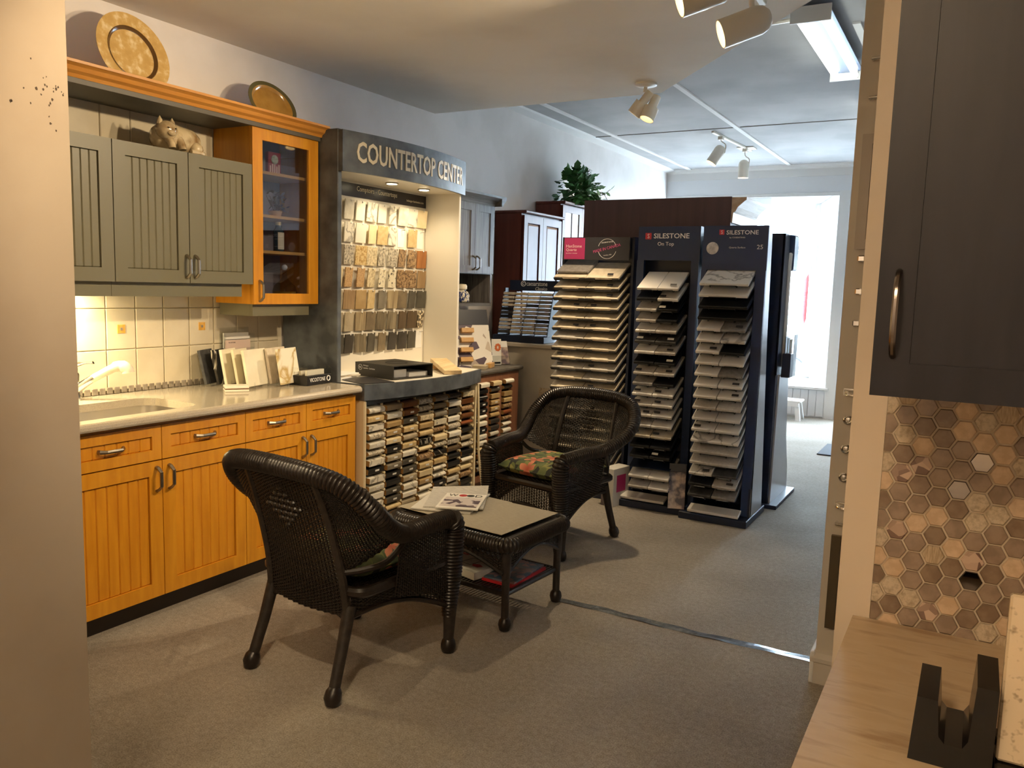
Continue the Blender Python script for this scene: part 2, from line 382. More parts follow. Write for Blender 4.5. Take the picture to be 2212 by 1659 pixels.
# ceiling battens, dark board seams and the coving
k = 3
for x in (-2.15, -3.40, -.75):
    MB().box(x-.022, x+.022, 5.2, YB, ZC-.012, ZC).struct('trim_%d' % k, BATTEN); k += 1
for y in (7.98,):
    for x0, x1 in ((XW, -3.43), (-3.37, -2.18), (-2.12, 1.7)):
        MB().box(x0, x1, y-.008, y+.008, ZC-.006, ZC).struct('trim_%d' % k, mat('dark seam', S(128, 126, 122), rough=.9)); k += 1
MB().prism([(YB, ZC), (YB-.07, ZC), (YB-.05, ZC-.03), (YB-.012, ZC-.05), (YB-.012, ZC-.14), (YB, ZC-.14)], 'x', XW, 1.7).struct('trim_%d' % k, BATTEN); k += 1
MB().prism([(XW, ZC), (XW+.11, ZC), (XW+.10, ZC-.016), (XW, ZC-.03)], 'y', 5.24, YB).struct('trim_%d' % k, BATTEN); k += 1
MB().box(XW, -1.44, YB-.018, YB, 2.70, 2.745, .004).struct('trim_%d' % k, BATTEN); k += 1
# window bay
YG = 11.95
MB().box(XW, -1.4, YB+.1, YG+.15, .26, .36).struct('floor_bay', mat('worn platform', S(170, 168, 164), rough=.7), 'white display platform of the window bay')
MB().box(XW, -1.2, YB+.1, YG+.3, 2.75, 2.82).struct('ceiling_bay', CEIL2)
def window(n, p, q, z0, z1, muls=(), bars=(), rail=.045):
    """framed window between ground points p and q"""
    P, Q = V(*p, 0), V(*q, 0); d = (Q-P); L = d.length; d.normalize(); nn = V(d.y, -d.x, 0)
    m = frame_mat((P.x, P.y, 0), d, nn, (0, 0, 1))
    root = MB().plate([(0, z0), (L, z0), (L, z1), (0, z1)], [[(rail, z0+rail), (L-rail, z0+rail), (L-rail, z1-rail), (rail, z1-rail)]], 'y', -.025, .025).xf(m).struct('window_%d' % n, BATTEN)
    for u in muls: MB().box(u-.02, u+.02, -.02, .02, z0+rail, z1-rail).xf(m).part('mullion', BATTEN, root)
    for z in bars: MB().box(rail, L-rail, -.02, .02, z-.02, z+.02).xf(m).part('glazing_bar', BATTEN, root)
    us = [rail]+list(muls)+[L-rail]
    for a, b in zip(us, us[1:]): MB().box(a+.005, b-.005, -.003, .003, z0+rail, z1-rail).xf(m).part('pane', PANE, root)
    return root
window(1, (XW, YG), (-2.03, YG), .36, 2.12, muls=(.85,))
window(2, (XW, YG), (-2.03, YG), 2.13, 2.75, muls=(.85,))
window(3, (-1.97, YG-.03), (-1.57, YB+.12), .36, 2.12)
window(4, (-1.97, YG-.03), (-1.57, YB+.12), 2.13, 2.75, muls=(.48, .96))
MB().box(-2.04, -1.97, YG-.05, YG+.04, .36, 2.75, .006).struct('trim_%d' % k, BATTEN); k += 1
bl = MB().box(-2.75, -2.45, 11.0, 11.6, 2.66, 2.75, .006).solo('ceiling_box_light', WHITE_P, 'white box light on the window bay ceiling', 'light')
MB().box(-40, 40, YG+.2, 60, -.2, -.12).struct('ground_pavement', mat('pale pavement', S(112, 111, 108), rough=.9))
# ---------------------------------------------------------------- right partition with hex mosaic
YH = 1.605
wp = MB().box(-.188, 1.7, YH, YH+.12, 0, ZS).struct('wall_partition', PANELW, 'partition with beige end panel and hexagon mosaic')
MB().box(-.134, -.129, YH-.006, YH, .925, 1.50).struct('trim_%d' % k, PANELW); k += 1
MB().box(-.129, .9, YH-.002, YH, .905, 1.45).part('grout', mat('mosaic grout', S(206, 190, 166), rough=.85), wp)
HM = [mat('hex taupe', S(152, 132, 114), S(136, 117, 100), 'noise', 40, rough=.25), mat('hex brown', S(136, 116, 96), S(122, 102, 84), 'noise', 40, rough=.25),
      mat('hex beige', S(206, 180, 150), S(190, 163, 132), 'noise', 60, rough=.5), mat('hex stone', S(196, 180, 156), S(160, 144, 120), 'speck', 120, rough=.6, lo=.4, hi=.7),
      mat('hex striped', S(186, 166, 138), S(160, 140, 112), 'noise', 60, (8, .6, 1), rough=.55), mat('hex mirror', S(150, 150, 156), rough=.04, metal=1),
      mat('hex pearl', S(196, 170, 150), S(120, 96, 84), 'cell', 60, rough=.12, lo=.2, hi=.8)]
def hexpts(cx, cz, r): return [(cx+r*math.cos(PI/3*i), cz+r*math.sin(PI/3*i)) for i in range(6)]
hmesh = []
for m in HM:
    b = MB(); o1 = hexpts(0, 0, .0185); i1 = hexpts(0, 0, .0170)
    b.add([(p[0], 0, p[1]) for p in o1]+[(p[0], -.0035, p[1]) for p in o1]+[(p[0], -.005, p[1]) for p in i1],
          [(i, (i+1) % 6, 6+(i+1) % 6, 6+i) for i in range(6)]+[(6+i, 6+(i+1) % 6, 12+(i+1) % 6, 12+i) for i in range(6)]+[list(range(12, 18))])
    hmesh.append(b.mesh('hexagon_tile', m))
hexrnd = random.Random(5)
special = {(4, 2): 5, (3, 4): 5, (4, 8): 5, (0, 3): 6, (0, 6): 6, (2, 10): 6, (-1, 9): 6, (4, 7): 6, (1, 3): 6}
for c in range(-1, 9):
    for r in range(-3, 14):
        x = -.096+.0308*c; z = 1.311-.0352*r+(.0176 if c % 2 else 0)
        if z < .908 or z > 1.44 or x < -.11: continue
        t = special.get((c, r)); t = hexrnd.choice((0, 0, 0, 1, 1, 2, 2, 3, 4)) if t is None else t
        inst(hmesh[t], 'hexagon_tile', wp, (x, YH-.002, z))
# cut half tiles along the panel edge
for r in range(-3, 13):
    z = 1.311-.0352*r+.0176
    if z < .93: continue
    t = hexrnd.choice((0, 1, 2, 3)); pts = [(-.1285, z-.016), (-.118, z-.016), (-.1085, z), (-.118, z+.016), (-.1285, z+.016)]
    MB().prism(pts, 'y', YH-.0065, YH-.002).part('cut_tile', HM[t], wp)
wk = MB().box(-.445, 1.7, 3.27, 3.42, 0, ZS).struct('wall_knobs', GREYW, 'warm grey wall carrying sample handles')
MB().prism([(3.27, 0), (3.252, 0), (3.252, .085), (3.247, .09), (3.247, .105), (3.258, .125), (3.27, .13)], 'x', -.462, 1.7).struct('baseboard_knobs', GREYW)
MB().box(-.462, -.445, 3.25, 3.45, 0, .13, .004).struct('baseboard_knobs_end', BATTEN)

# ---------------------------------------------------------------- left run: tiles on the wall
def tile_mesh(w, h, m, t=.008, b=.004, name='wall_tile'):
    return MB().box(0, t, -w/2, w/2, -h/2, h/2, b).mesh(name, m)
grout = MB().box(XW, XW+.003, 1.8, 3.65, .925, 1.56)
grout.box(XW, XW+.003, 1.8, 3.15, 2.10, 2.33).part('grout', GROUT, wall_left)
tw, th = .1625, .2045
tm = tile_mesh(tw-.003, th-.003, TILE)
ycol = [2.6455+tw*(i-.5) for i in range(-4, 7)]
for i, y in enumerate(ycol):
    for j, z in enumerate((1.037+.0, 1.2415, 1.446)):
        h2 = th
        if y+tw/2 > 3.66: continue
        inst(tm, 'wall_tile', wall_left, (XW+.003, y, z+.006))
    if y+tw/2 < 3.15:
        inst(tm, 'wall_tile', wall_left, (XW+.003, y, 2.222))
yt = tile_mesh(.044, .044, TILE_Y, .004, .0015, 'inset_tile'); st = tile_mesh(.014, .014, TILE_T, .003, .001, 'inset_tile_centre')
for y in (ycol[4], ycol[7]):
    o = inst(yt, 'inset_tile', wall_left, (XW+.0095, y, 1.2475)); inst(st, 'inset_tile_centre', o, (XW+.012, y, 1.2475))
mt = tile_mesh(.030, .032, TILE_T, .0115, .002, 'mosaic_tile')
for i in range(45): inst(mt, 'mosaic_tile', wall_left, (XW+.003, 1.86+.0395*i, .9435))
# ---------------------------------------------------------------- cabinet doors
def bead_front(parent, name, y0, y1, z0, z1, xf, st, n, mf, mp, t=.02, label=None):
    d = MB().plate([(y0, z0), (y1, z0), (y1, z1), (y0, z1)], [[(y0+st, z0+st), (y1-st, z0+st), (y1-st, z1-st), (y0+st, z1-st)]], 'x', xf-t, xf).part(name, mf, parent)
    if label: d['label'] = label
    w = (y1-y0-2*st)/n; h = z1-z0-2*st
    pm = MB().box(-.010, 0, -w/2, w/2, -h/2, h/2, .0042).mesh('bead_board', mp)
    for i in range(n): inst(pm, 'bead_board', d, (xf-.008, y0+st+w*(i+.5), (z0+z1)/2))
    return d
def pull(parent, p0, p1, out=.03, m=STEEL, name='handle', r=.0065, dir=(1, 0, 0), flat=1.5):
    p0, p1, n = V(*p0), V(*p1), Vector(dir)
    path = [p0, p0+n*out*.35+(p1-p0)*.03, p0+n*out+(p1-p0)*.20, p0+n*out+(p1-p0)*.5, p0+n*out+(p1-p0)*.80, p0+n*out*.35+(p1-p0)*.97, p1]
    return MB().tube(path, [r*1.1, r, r*.85, r*.85, r*.85, r, r*1.1], 6, flat=flat, up=tuple((p1-p0).cross(n))).part(name, m, parent)
def base_cab(label, y0, ym, y1):
    t = thing('base_cabinet', label, 'cabinet', (-3.4, (y0+y1)/2, 0), group='maple base cabinets')
    MB().box(XW+.01, -3.072, y0, y0+.016, .10, .886).box(XW+.01, -3.072, y1-.016, y1, .10, .886).box(XW+.01, XW+.016, y0+.016, y1-.016, .10, .886).box(XW+.016, -3.072, y0+.016, y1-.016, .10, .118).box(-3.09, -3.072, y0+.016, y1-.016, .86, .886).part('carcass', MAPLE, t)
    MB().box(XW+.01, -3.135, y0, y1, 0, .10).part('toe_kick', TOEK, t)
    for i, (a, b) in enumerate(((y0, ym), (ym, y1))):
        a += .002; b -= .002
        dr = bead_front(t, 'drawer', a, b, .722, .872, -3.05, .045, 7, MAPLE, MAPLE_D)
        c = (a+b)/2; pull(dr, (-3.058, c-.056, .797), (-3.058, c+.056, .797), .03)
        dd = bead_front(t, 'door', a, b, .106, .716, -3.05, .063, 7, MAPLE, MAPLE_D)
        yh = b-.026 if i == 0 else a+.034
        pull(dd, (-3.05, yh, .585), (-3.05, yh, .69), .032)
    return t
base_cab('yellow maple base cabinet under the sink, nearest the left edge', 1.815, 2.287, 2.757)
base_cab('yellow maple base cabinet beside the sample display, further along', 2.757, 3.172, 3.566)
# worktop with undermount sink
sx0, sx1, sy0, sy1 = -3.50, -3.105, 1.84, 2.555
hole = rrect(sx0, sx1, sy0, sy1, .085)
wt = MB().plate([(XW+.01, 1.80), (-3.03, 1.80), (-3.03, 3.575), (-3.045, 3.59), (XW+.01, 3.59)], [hole], 'z', .889, .925)
wt.prism([(-3.03, .925), (-3.02, .921), (-3.013, .912), (-3.012, .90), (-3.016, .892), (-3.03, .889)], 'y', 1.80, 3.578)
wt.solo('worktop', CTOP, 'speckled beige stone worktop over the maple cabinets', 'worktop')
sk = thing('kitchen_sink', 'stainless steel sink set under the beige worktop', 'sink', (-3.3, 2.2, .70))
rings = []
for g, z in ((-.004, .889), (-.002, .87), (.008, .76), (.03, .735), (.07, .727)):
    rings.append([(x, y, z) for x, y in rrect(sx0+g, sx1-g, sy0+g, sy1-g, .085)])
rim = [[(x, y, .889) for x, y in rrect(sx0-.02, sx1+.02, sy0-.02, sy1+.02, .1)]]
MB().loft(rim+rings, cap=False).add([*rings[-1]], [list(range(len(rings[-1])))]).part('bowl', SINKM, sk, True)
MB().lathe([(.04, 0), (.04, .004), (.03, .006), (.012, .003)], 20, (-3.32, 2.2, .727)).part('drain', CHROME, sk, True)
fa = thing('kitchen_faucet', 'chrome faucet with a white pull out spray behind the sink', 'faucet', (-3.655, 2.275, .925))
b = (-3.655, 2.275, .925)
MB().lathe([(.032, 0), (.034, .008), (.027, .03), (.024, .09), (.026, .12), (.022, .13)], 20, b).part('body', CHROME, fa, True)
MB().tube(smoothpath([(-3.655, 2.275, .965), (-3.62, 2.30, 1.0), (-3.58, 2.33, 1.035)], 4), .02, 12).part('neck', CHROME, fa, True)
MB().tube(smoothpath([(-3.59, 2.322, 1.025), (-3.54, 2.36, 1.06), (-3.50, 2.385, 1.085), (-3.478, 2.405, 1.088), (-3.462, 2.418, 1.073), (-3.458, 2.421, 1.058)], 4), [.019]*4+[.02]*4+[.026]*4+[.029]*4+[.028]*5, 14).part('spray_head', mat('off white plastic', S(236, 226, 204), rough=.35), fa, True)
MB().tube(smoothpath([(-3.655, 2.275, 1.055), (-3.65, 2.28, 1.085), (-3.62, 2.30, 1.10), (-3.57, 2.32, 1.105)], 4), [.02]*4+[.014]*4+[.009]*5, 10, flat=.6).part('lever', CHROME, fa, True)
# ---------------------------------------------------------------- wall cabinets
XU = -3.41
def wall_cab(label, y0, y1, doors, handles):
    t = thing('wall_cabinet', label, 'cabinet', (-3.57, (y0+y1)/2, 1.485), group='olive wall cabinets')
    MB().box(XW+.012, XU-.022, y0, y1, 1.487, 2.113).part('carcass', OLIVE, t)
    for (a, b), hy in zip(doors, handles):
        d = bead_front(t, 'door', a+.0015, b-.0015, 1.485, 2.117, XU, .062, 7, OLIVE, OLIVE)
        if hy: pull(d, (XU, hy, 1.512), (XU, hy, 1.62), .03)
    return t
wc1 = wall_cab('olive wall cabinet cut off by the near wall', 1.93, 2.335, [(1.93, 2.335)], [None])
wc2 = wall_cab('olive wall cabinet with two beaded doors under the cat figurine', 2.337, 3.146, [(2.337, 2.740), (2.742, 3.146)], [2.722, 2.772])
for t, a, b in ((wc1, 1.93, 2.335), (wc2, 2.337, 3.095)):
    MB().box(-3.462, -3.442, a, b, 1.418, 1.487).part('light_valance', OLIVE, t)
und = MB().box(-3.66, -3.56, 1.95, 2.30, 1.455, 1.485, .004).solo('under_cabinet_light', LAMPW, 'slim white light strip under the leftmost olive cabinet', 'light')
MB().box(-3.65, -3.57, 1.96, 2.29, 1.450, 1.4555).part('lens', emit('strip lens', (1, .82, .48), 30), und)
gc = thing('display_cabinet', 'honey maple display cabinet with a glass door', 'cabinet', (-3.57, 3.396, 1.378))
g0, g1, gz0, gz1 = 3.149, 3.645, 1.378, 2.34
MB().box(XW+.012, XU-.022, g0, g0+.018, gz0, gz1).part('side_panel', MAPLE, gc)
MB().box(XW+.012, XU-.022, g1-.018, g1, gz0, gz1).part('side_panel', MAPLE, gc)
MB().box(XW+.012, XU-.022, g0+.018, g1-.018, gz0, gz0+.018).part('bottom_panel', MAPLE, gc)
MB().box(XW+.012, XU-.022, g0+.018, g1-.018, gz1-.018, gz1).part('top_panel', MAPLE, gc)
MB().box(XW+.012, XW+.018, g0+.018, g1-.018, gz0+.018, gz1-.018).part('back_panel', mat('reflection grey back', S(150, 146, 150), rough=.5), gc)  # cool grey stands in for bluish reflections on the door glass
SHZ = (2.085, 1.852, 1.657)
for z in SHZ: MB().box(XW+.02, XU-.035, g0+.019, g1-.019, z, z+.016).part('shelf', MAPLE_IN, gc)
gd = MB().plate([(g0, gz0), (g1, gz0), (g1, gz1-.003), (g0, gz1-.003)], [[(3.219, 1.437), (3.567, 1.437), (3.567, 2.255), (3.219, 2.255)]], 'x', XU-.02, XU).part('door', MAPLE, gc)
MB().box(XU-.014, XU-.010, 3.214, 3.572, 1.432, 2.26).part('pane', CABGLASS, gd)
pull(gd, (XU, 3.192, 1.395), (XU, 3.192, 1.505), .03)
MB().box(-3.462, -3.442, g0+.02, 3.60, 1.312, 1.378).part('light_valance', OLIVE, gc)
MB().box(XW+.02, -3.463, g0+.02, g0+.035, 1.312, 1.378).part('light_valance_return', OLIVE, gc)
# things on its shelves
rb = MB().box(-3.5450, -3.5200, 3.3650, 3.4600, 2.1015, 2.225, .002).solo('red_packet', mat('red card', S(150, 40, 44), rough=.45), 'red packet with a round green badge on the top glass cabinet shelf', 'packet')
MB().lathe([(.026, 0), (.026, .001)], 20).xf(frame_mat((-3.5195, 3.4125, 2.185), (0, 1, 0), (0, 0, 1), (1, 0, 0))).part('badge', mat('green badge', S(196, 204, 176), S(86, 120, 70), 'noise', 30, rough=.5), rb)
for i in range(5): MB().box(-3.5200, -3.5185, 3.3750+.016*i, 3.3840+.016*i, 2.108, 2.15+.01*((i*7) % 3)).part('picture_strip', mat('cream print', S(226, 196, 160), rough=.5), rb)
sp = thing('dried_plant', 'dried brown leaf sprig in a low basket on the second glass cabinet shelf', 'plant', (-3.5050, 3.4200, 1.868))
MB().lathe([(.03, 0), (.04, .03), (.038, .03), (.028, .004)], 14, (-3.5050, 3.4000, 1.868)).part('basket', TANW, sp, True)
lf = MB(); rr = random.Random(3)
for i in range(46):
    a = rr.uniform(0, 2*PI); h = rr.uniform(.03, .14); rd = rr.uniform(.01, .09); c = V(-3.5050+rd*.35*math.cos(a), 3.4200+rd*math.sin(a), 1.868+h)
    d = V(rr.uniform(-1, 1), rr.uniform(-1, 1), rr.uniform(-.2, 1)).normalized(); q = d.orthogonal().normalized(); l = rr.uniform(.012, .022)
    lf.add([c-d*l, c+q*l*.45, c+d*l, c-q*l*.45], [(0, 1, 2, 3)])
o = lf.part('leaves', mat('dry leaf', S(86, 66, 36), S(58, 42, 24), 'noise', 30, rough=.7), sp); o['kind'] = 'stuff'
for i in range(7):
    MB().tube([(-3.5050, 3.4100, 1.88), (-3.5050+.01*(i % 3-1), 3.4100+.014*(i-3), 1.94), (-3.5050, 3.4100+.026*(i-3), 1.98)], .0015, 4).part('stem', mat('dry stem', S(90, 66, 36), rough=.7), sp)
bt = thing('glass_bottle', 'tall slim bottle with a cream label on the third glass cabinet shelf', 'bottle', (-3.4950, 3.4150, 1.673))
MB().lathe([(.028, 0), (.03, .004), (.03, .115), (.02, .13), (.017, .135), (.017, .15)], 18, (-3.4950, 3.4150, 1.673)).part('bottle_body', mat('dark green glass', S(40, 54, 56), rough=.1), bt, True)
MB().lathe([(.020, 0), (.020, .018), (.012, .020)], 18, (-3.4950, 3.4150, 1.82)).part('cap', mat('brass cap', S(200, 170, 100), rough=.3, metal=1), bt, True)
MB().grid(lambda u, v: (-3.4950+.0306*math.cos(-.9+1.8*u), 3.4150+.0306*math.sin(-.9+1.8*u), 1.685+.095*v), 8, 1).part('paper_label', mat('cream label', S(226, 218, 190), rough=.6), bt)
dc = thing('glass_decanter', 'round clear glass decanter on the bottom of the glass cabinet', 'decanter', (-3.4950, 3.4600, 1.398))
MB().lathe([(.03, 0), (.06, .012), (.072, .045), (.06, .082), (.03, .108), (.014, .13), (.012, .16), (.017, .168)], 24, (-3.4950, 3.4600, 1.398)).part('bulb', glassy('decanter glass', (.80, .78, .66)), dc, True)
MB().lathe([(.055, 0), (.064, .02), (.066, .035)], 24, (-3.4950, 3.4600, 1.412)).part('liquid', mat('amber oil', S(170, 130, 40), rough=.1), dc, True)
MB().ball((-3.4950, 3.4600, 1.585), .017, 14).part('stopper', mat('stopper glass', S(200, 204, 206), rough=.08), dc, True)
# bridge shelf and crown
br = thing('bridge_shelf', 'maple crown moulded shelf bridging above the olive cabinets', 'shelf', (-3.55, 2.7, 2.312))
MB().box(XW+.012, -3.415, 1.80, 3.147, 2.318, 2.338).part('under_board', OLIVE_D, br)
MB().box(XW+.012, -3.402, 1.80, 3.65, 2.342, 2.352).part('top_board', MAPLE_H, br)
MB().box(-3.415, -3.395, 1.80, 3.648, 2.316, 2.345).part('front_strip', OLIVE_D, br)
prof = [(-3.40, 2.338), (-3.392, 2.338), (-3.385, 2.352), (-3.368, 2.362), (-3.360, 2.378), (-3.346, 2.386), (-3.340, 2.388), (-3.340, 2.400), (-3.40, 2.400)]
MB().prism(prof, 'y', 1.80, 3.668).part('crown_moulding', MAPLE_H, br)
# plates and the cat
def disc_plate(prof, n, sy, sz, c, lean, yawd=0):
    b = MB().lathe(prof, n, cap=prof[0][0] < .05); b.v = [(x*sy, y*sz, z) for x, y, z in b.v]
    m = Matrix.Translation(c) @ Matrix.Rotation(math.radians(yawd), 4, 'Z') @ frame_mat((0, 0, 0), (0, 1, 0), (-math.sin(math.radians(lean)), 0, math.cos(math.radians(lean))), (math.cos(math.radians(lean)), 0, math.sin(math.radians(lean))))
    return b.xf(m)
AMB = mat('amber mottled glaze', S(196, 162, 96), S(232, 214, 168), 'noise', 26, rough=.16, lo=.35, hi=.68, c3=S(206, 172, 108), detail=6, coat=.5, bump=.25, bscale=30)
p1 = thing('charger_plate', 'large round amber mottled plate leaning on the wall', 'plate', (-3.55, 2.545, 2.352))
disc_plate([(.02, -.006), (.118, -.004), (.125, .006), (.186, .016), (.188, .020), (.126, .013), (.118, .004), (.02, .002)], 48, 1, 1, (-3.545, 2.545, 2.543), 14).part('plate_body', AMB, p1, True)
disc_plate([(.114, .003), (.119, .004), (.126, .0135), (.129, .0145), (.126, .0155), (.118, .007), (.113, .0045), (.114, .003)], 48, 1, 1, (-3.545, 2.545, 2.543), 14).part('inner_rim', mat('dark amber line', S(96, 70, 34), rough=.2), p1, True)
p2 = thing('oval_platter', 'oval mustard platter with an olive rim leaning on the wall', 'platter', (-3.54, 3.40, 2.352))
OCH = mat('mustard glaze', S(176, 134, 56), S(160, 118, 44), 'noise', 12, rough=.16, coat=.5)
disc_plate([(.02, -.006), (.12, -.004), (.132, .010), (.158, .018), (.160, .022), (.132, .016), (.118, .003), (.02, .001)], 48, 1.06, .82, (-3.535, 3.40, 2.478), 22).part('platter_body', OCH, p2, True)
disc_plate([(.138, .0175), (.158, .0225), (.1625, .0215), (.1615, .0165), (.150, .0150), (.138, .0175)], 48, 1.06, .82, (-3.535, 3.40, 2.478), 22).part('rim', mat('olive glaze', S(92, 86, 52), rough=.2), p2, True)
CATM = mat('crackled cream glaze', S(204, 186, 150), S(132, 104, 66), 'noise', 14, rough=.18, lo=.45, hi=.72, coat=.5, detail=6)
ct = thing('cat_figurine', 'crouching cream ceramic cat on top of the olive cabinet', 'figurine', (-3.52, 2.74, 2.117))
cb = MB()
def blob(c, r, k=1):
    cb.ball(c, 1, 20, r)
def catbody(u, v):
    a = 2*PI*u; prf = [(0, .002), (.045, .02), (.072, .06), (.078, .10), (.070, .15), (.066, .19), (.062, .225), (.04, .262), (.0, .275)]
    t = v*(len(prf)-1); i = min(int(t), len(prf)-2); f = t-i
    r = prf[i][0]*(1-f)+prf[i+1][0]*f; y = prf[i][1]*(1-f)+prf[i+1][1]*f
    return (-3.53+r*.92*math.cos(a), 2.625+y, 2.117+max(0, .070+r*1.02*math.sin(a)-.0))
cb.grid(catbody, 20, 24); cb.v = [(x, y, max(z, 2.1175)) for x, y, z in cb.v]
cb.part('cat_body', CATM, ct, True)
MB().ball((-3.475, 2.672, 2.215), .05, 20, (.9, 1.08, .92)).part('head', CATM, ct, True)
for dy in (-.034, .034): MB().lathe([(.017, -.01), (.012, .012), (.001, .03)], 8, (-3.478, 2.672+dy, 2.248)).part('ear', CATM, ct, True)
MB().ball((-3.437, 2.672, 2.200), .02, 12, (.7, 1.2, .75)).part('muzzle', CATM, ct, True)
for dy in (-.02, .02): MB().ball((-3.434, 2.672+dy, 2.222), .006, 8, (.5, 1.2, .5)).part('eye', BLACK_G, ct, True)
for dy in (-.01, .05): MB().tube(smoothpath([(-3.49, 2.69+dy, 2.19), (-3.455, 2.69+dy, 2.16), (-3.445, 2.69+dy, 2.13)], 3), [.022]*3+[.018]*4, 10).part('front_paw', CATM, ct, True)
MB().ball((-3.475, 2.845, 2.150), .035, 12, (.8, 1, 1)).part('haunch', CATM, ct, True)
MB().tube(smoothpath([(-3.48, 2.885, 2.135), (-3.455, 2.87, 2.130), (-3.447, 2.83, 2.130), (-3.447, 2.79, 2.130)], 3), .0115, 8).part('tail', CATM, ct, True)
# ---------------------------------------------------------------- sample materials
SM = {
 'W': mat('sample white', S(236, 230, 214), rough=.35),
 'WV': mat('sample white veined', S(150, 144, 132), S(232, 226, 210), 'vein', 7, rough=.3, lo=.0, hi=.06),
 'WG': mat('sample pale grey', S(216, 210, 194), S(196, 190, 174), 'noise', 20, rough=.35),
 'C': mat('sample cream', S(230, 212, 172), S(222, 202, 158), 'noise', 14, rough=.35),
 'BE': mat('sample beige', S(208, 184, 136), S(196, 170, 122), 'noise', 40, rough=.4),
 'GS': mat('sample grey granite', S(206, 196, 176), S(120, 112, 98), 'speck', 60, rough=.35, lo=.4, hi=.65),
 'YS': mat('sample gold granite', S(228, 204, 150), S(176, 128, 60), 'speck', 55, rough=.35, lo=.42, hi=.66),
 'CS': mat('sample cream granite', S(228, 212, 176), S(176, 158, 122), 'speck', 60, rough=.35, lo=.4, hi=.66),
 'BS': mat('sample brown granite', S(180, 150, 112), S(98, 74, 52), 'speck', 55, rough=.35, lo=.38, hi=.64),
 'TS': mat('sample tan granite', S(196, 162, 118), S(164, 130, 90), 'speck', 90, rough=.35, lo=.4, hi=.62),
 'WB': mat('sample white black granite', S(226, 216, 190), S(44, 38, 30), 'speck', 45, rough=.35, lo=.56, hi=.66),
 'O': mat('sample orange wood', S(170, 114, 62), S(146, 92, 46), 'wood', 8, (6, 6, .5), rough=.4),
 'TW': mat('sample tan wood', S(170, 142, 104), S(146, 118, 82), 'wood', 8, (6, 6, .5), rough=.4),
 'GG': mat('sample greige', S(178, 164, 138), S(164, 150, 124), 'noise', 16, rough=.4),
 'T': mat('sample tan', S(186, 158, 112), S(172, 144, 98), 'noise', 12, rough=.4),
 'TP': mat('sample taupe', S(132, 118, 94), S(118, 104, 82), 'noise', 20, rough=.4),
 'GY': mat('sample mid grey', S(132, 124, 108), S(118, 110, 96), 'noise', 12, rough=.4),
 'GK': mat('sample streaked grey', S(150, 138, 114), S(98, 88, 70), 'wood', 8, (7, 7, .5), rough=.4, lo=.35, hi=.65),
 'BK': mat('sample streaked beige', S(188, 170, 134), S(132, 114, 86), 'wood', 8, (7, 7, .5), rough=.4, lo=.35, hi=.65),
 'DB': mat('sample dark brown', S(98, 82, 62), S(86, 70, 52), 'wood', 8, (6, 6, .6), rough=.4),
 'DG': mat('sample dark grey', S(84, 80, 70), S(72, 68, 60), 'noise', 14, rough=.4),
 'CH': mat('sample charcoal', S(66, 62, 58), S(56, 52, 48), 'noise', 10, rough=.4),
 'K': mat('sample black', S(34, 33, 32), rough=.3),
 'KV': mat('sample black veined', S(180, 174, 160), S(34, 32, 30), 'vein', 5, rough=.25, lo=0, hi=.03),
 'BR': mat('sample brown', S(112, 70, 38), S(94, 56, 28), 'wood', 8, (6, .6, 6), rough=.35),
 'RB': mat('sample red brown', S(142, 82, 50), S(124, 68, 40), 'wood', 8, (6, .6, 6), rough=.35),
 'MS': mat('sample mosaic speck', S(88, 76, 58), S(226, 212, 180), 'cell', 60, rough=.35, lo=.66, hi=.72),
}
NMS = {'W': 'white', 'WV': 'white veined', 'WG': 'pale grey', 'C': 'cream', 'BE': 'beige', 'GS': 'grey speckled', 'YS': 'gold speckled', 'CS': 'cream speckled', 'BS': 'brown speckled', 'TS': 'tan speckled', 'WB': 'black flecked white', 'O': 'orange wood', 'TW': 'tan wood', 'GG': 'greige', 'T': 'tan', 'TP': 'taupe', 'GY': 'mid grey', 'GK': 'grey streaked', 'BK': 'beige streaked', 'DB': 'dark brown', 'DG': 'dark grey', 'CH': 'charcoal', 'K': 'black', 'KV': 'black veined', 'BR': 'brown', 'RB': 'reddish brown', 'MS': 'mosaic flecked'}
# ---------------------------------------------------------------- countertop display unit
XB = -3.565; D0, D1 = 3.655, 4.945
du = thing('countertop_display', 'tall slate grey countertop display unit with a curved lit canopy', 'display unit', (-3.4, 4.3, 0))
MB().box(XW+.01, -3.268, D0, D0+.035, .60, 2.385, .004).part('side_panel', SLATE, du, label='slate grey side panel')
MB().box(XB, -3.268, D1-.022, D1, .92, 2.17, .003).part('side_panel', WHITE, du, label='white inner side panel')
MB().box(XW+.01, XB, D0+.035, D1, .10, 2.16).part('back_panel', WHITE, du)
def bulge(y, x0, b): return x0 + b*(1-((y-(D0+D1)/2)/((D1-D0)/2))**2)
def curved(y0, y1, xback, x0, b, z0, z1, n=28):
    pts = [(bulge(y0+(y1-y0)*i/n, x0, b), y0+(y1-y0)*i/n) for i in range(n+1)]
    return MB().prism([(xback, y1), (xback, y0)][::-1][::-1] + pts, 'z', z0, z1)
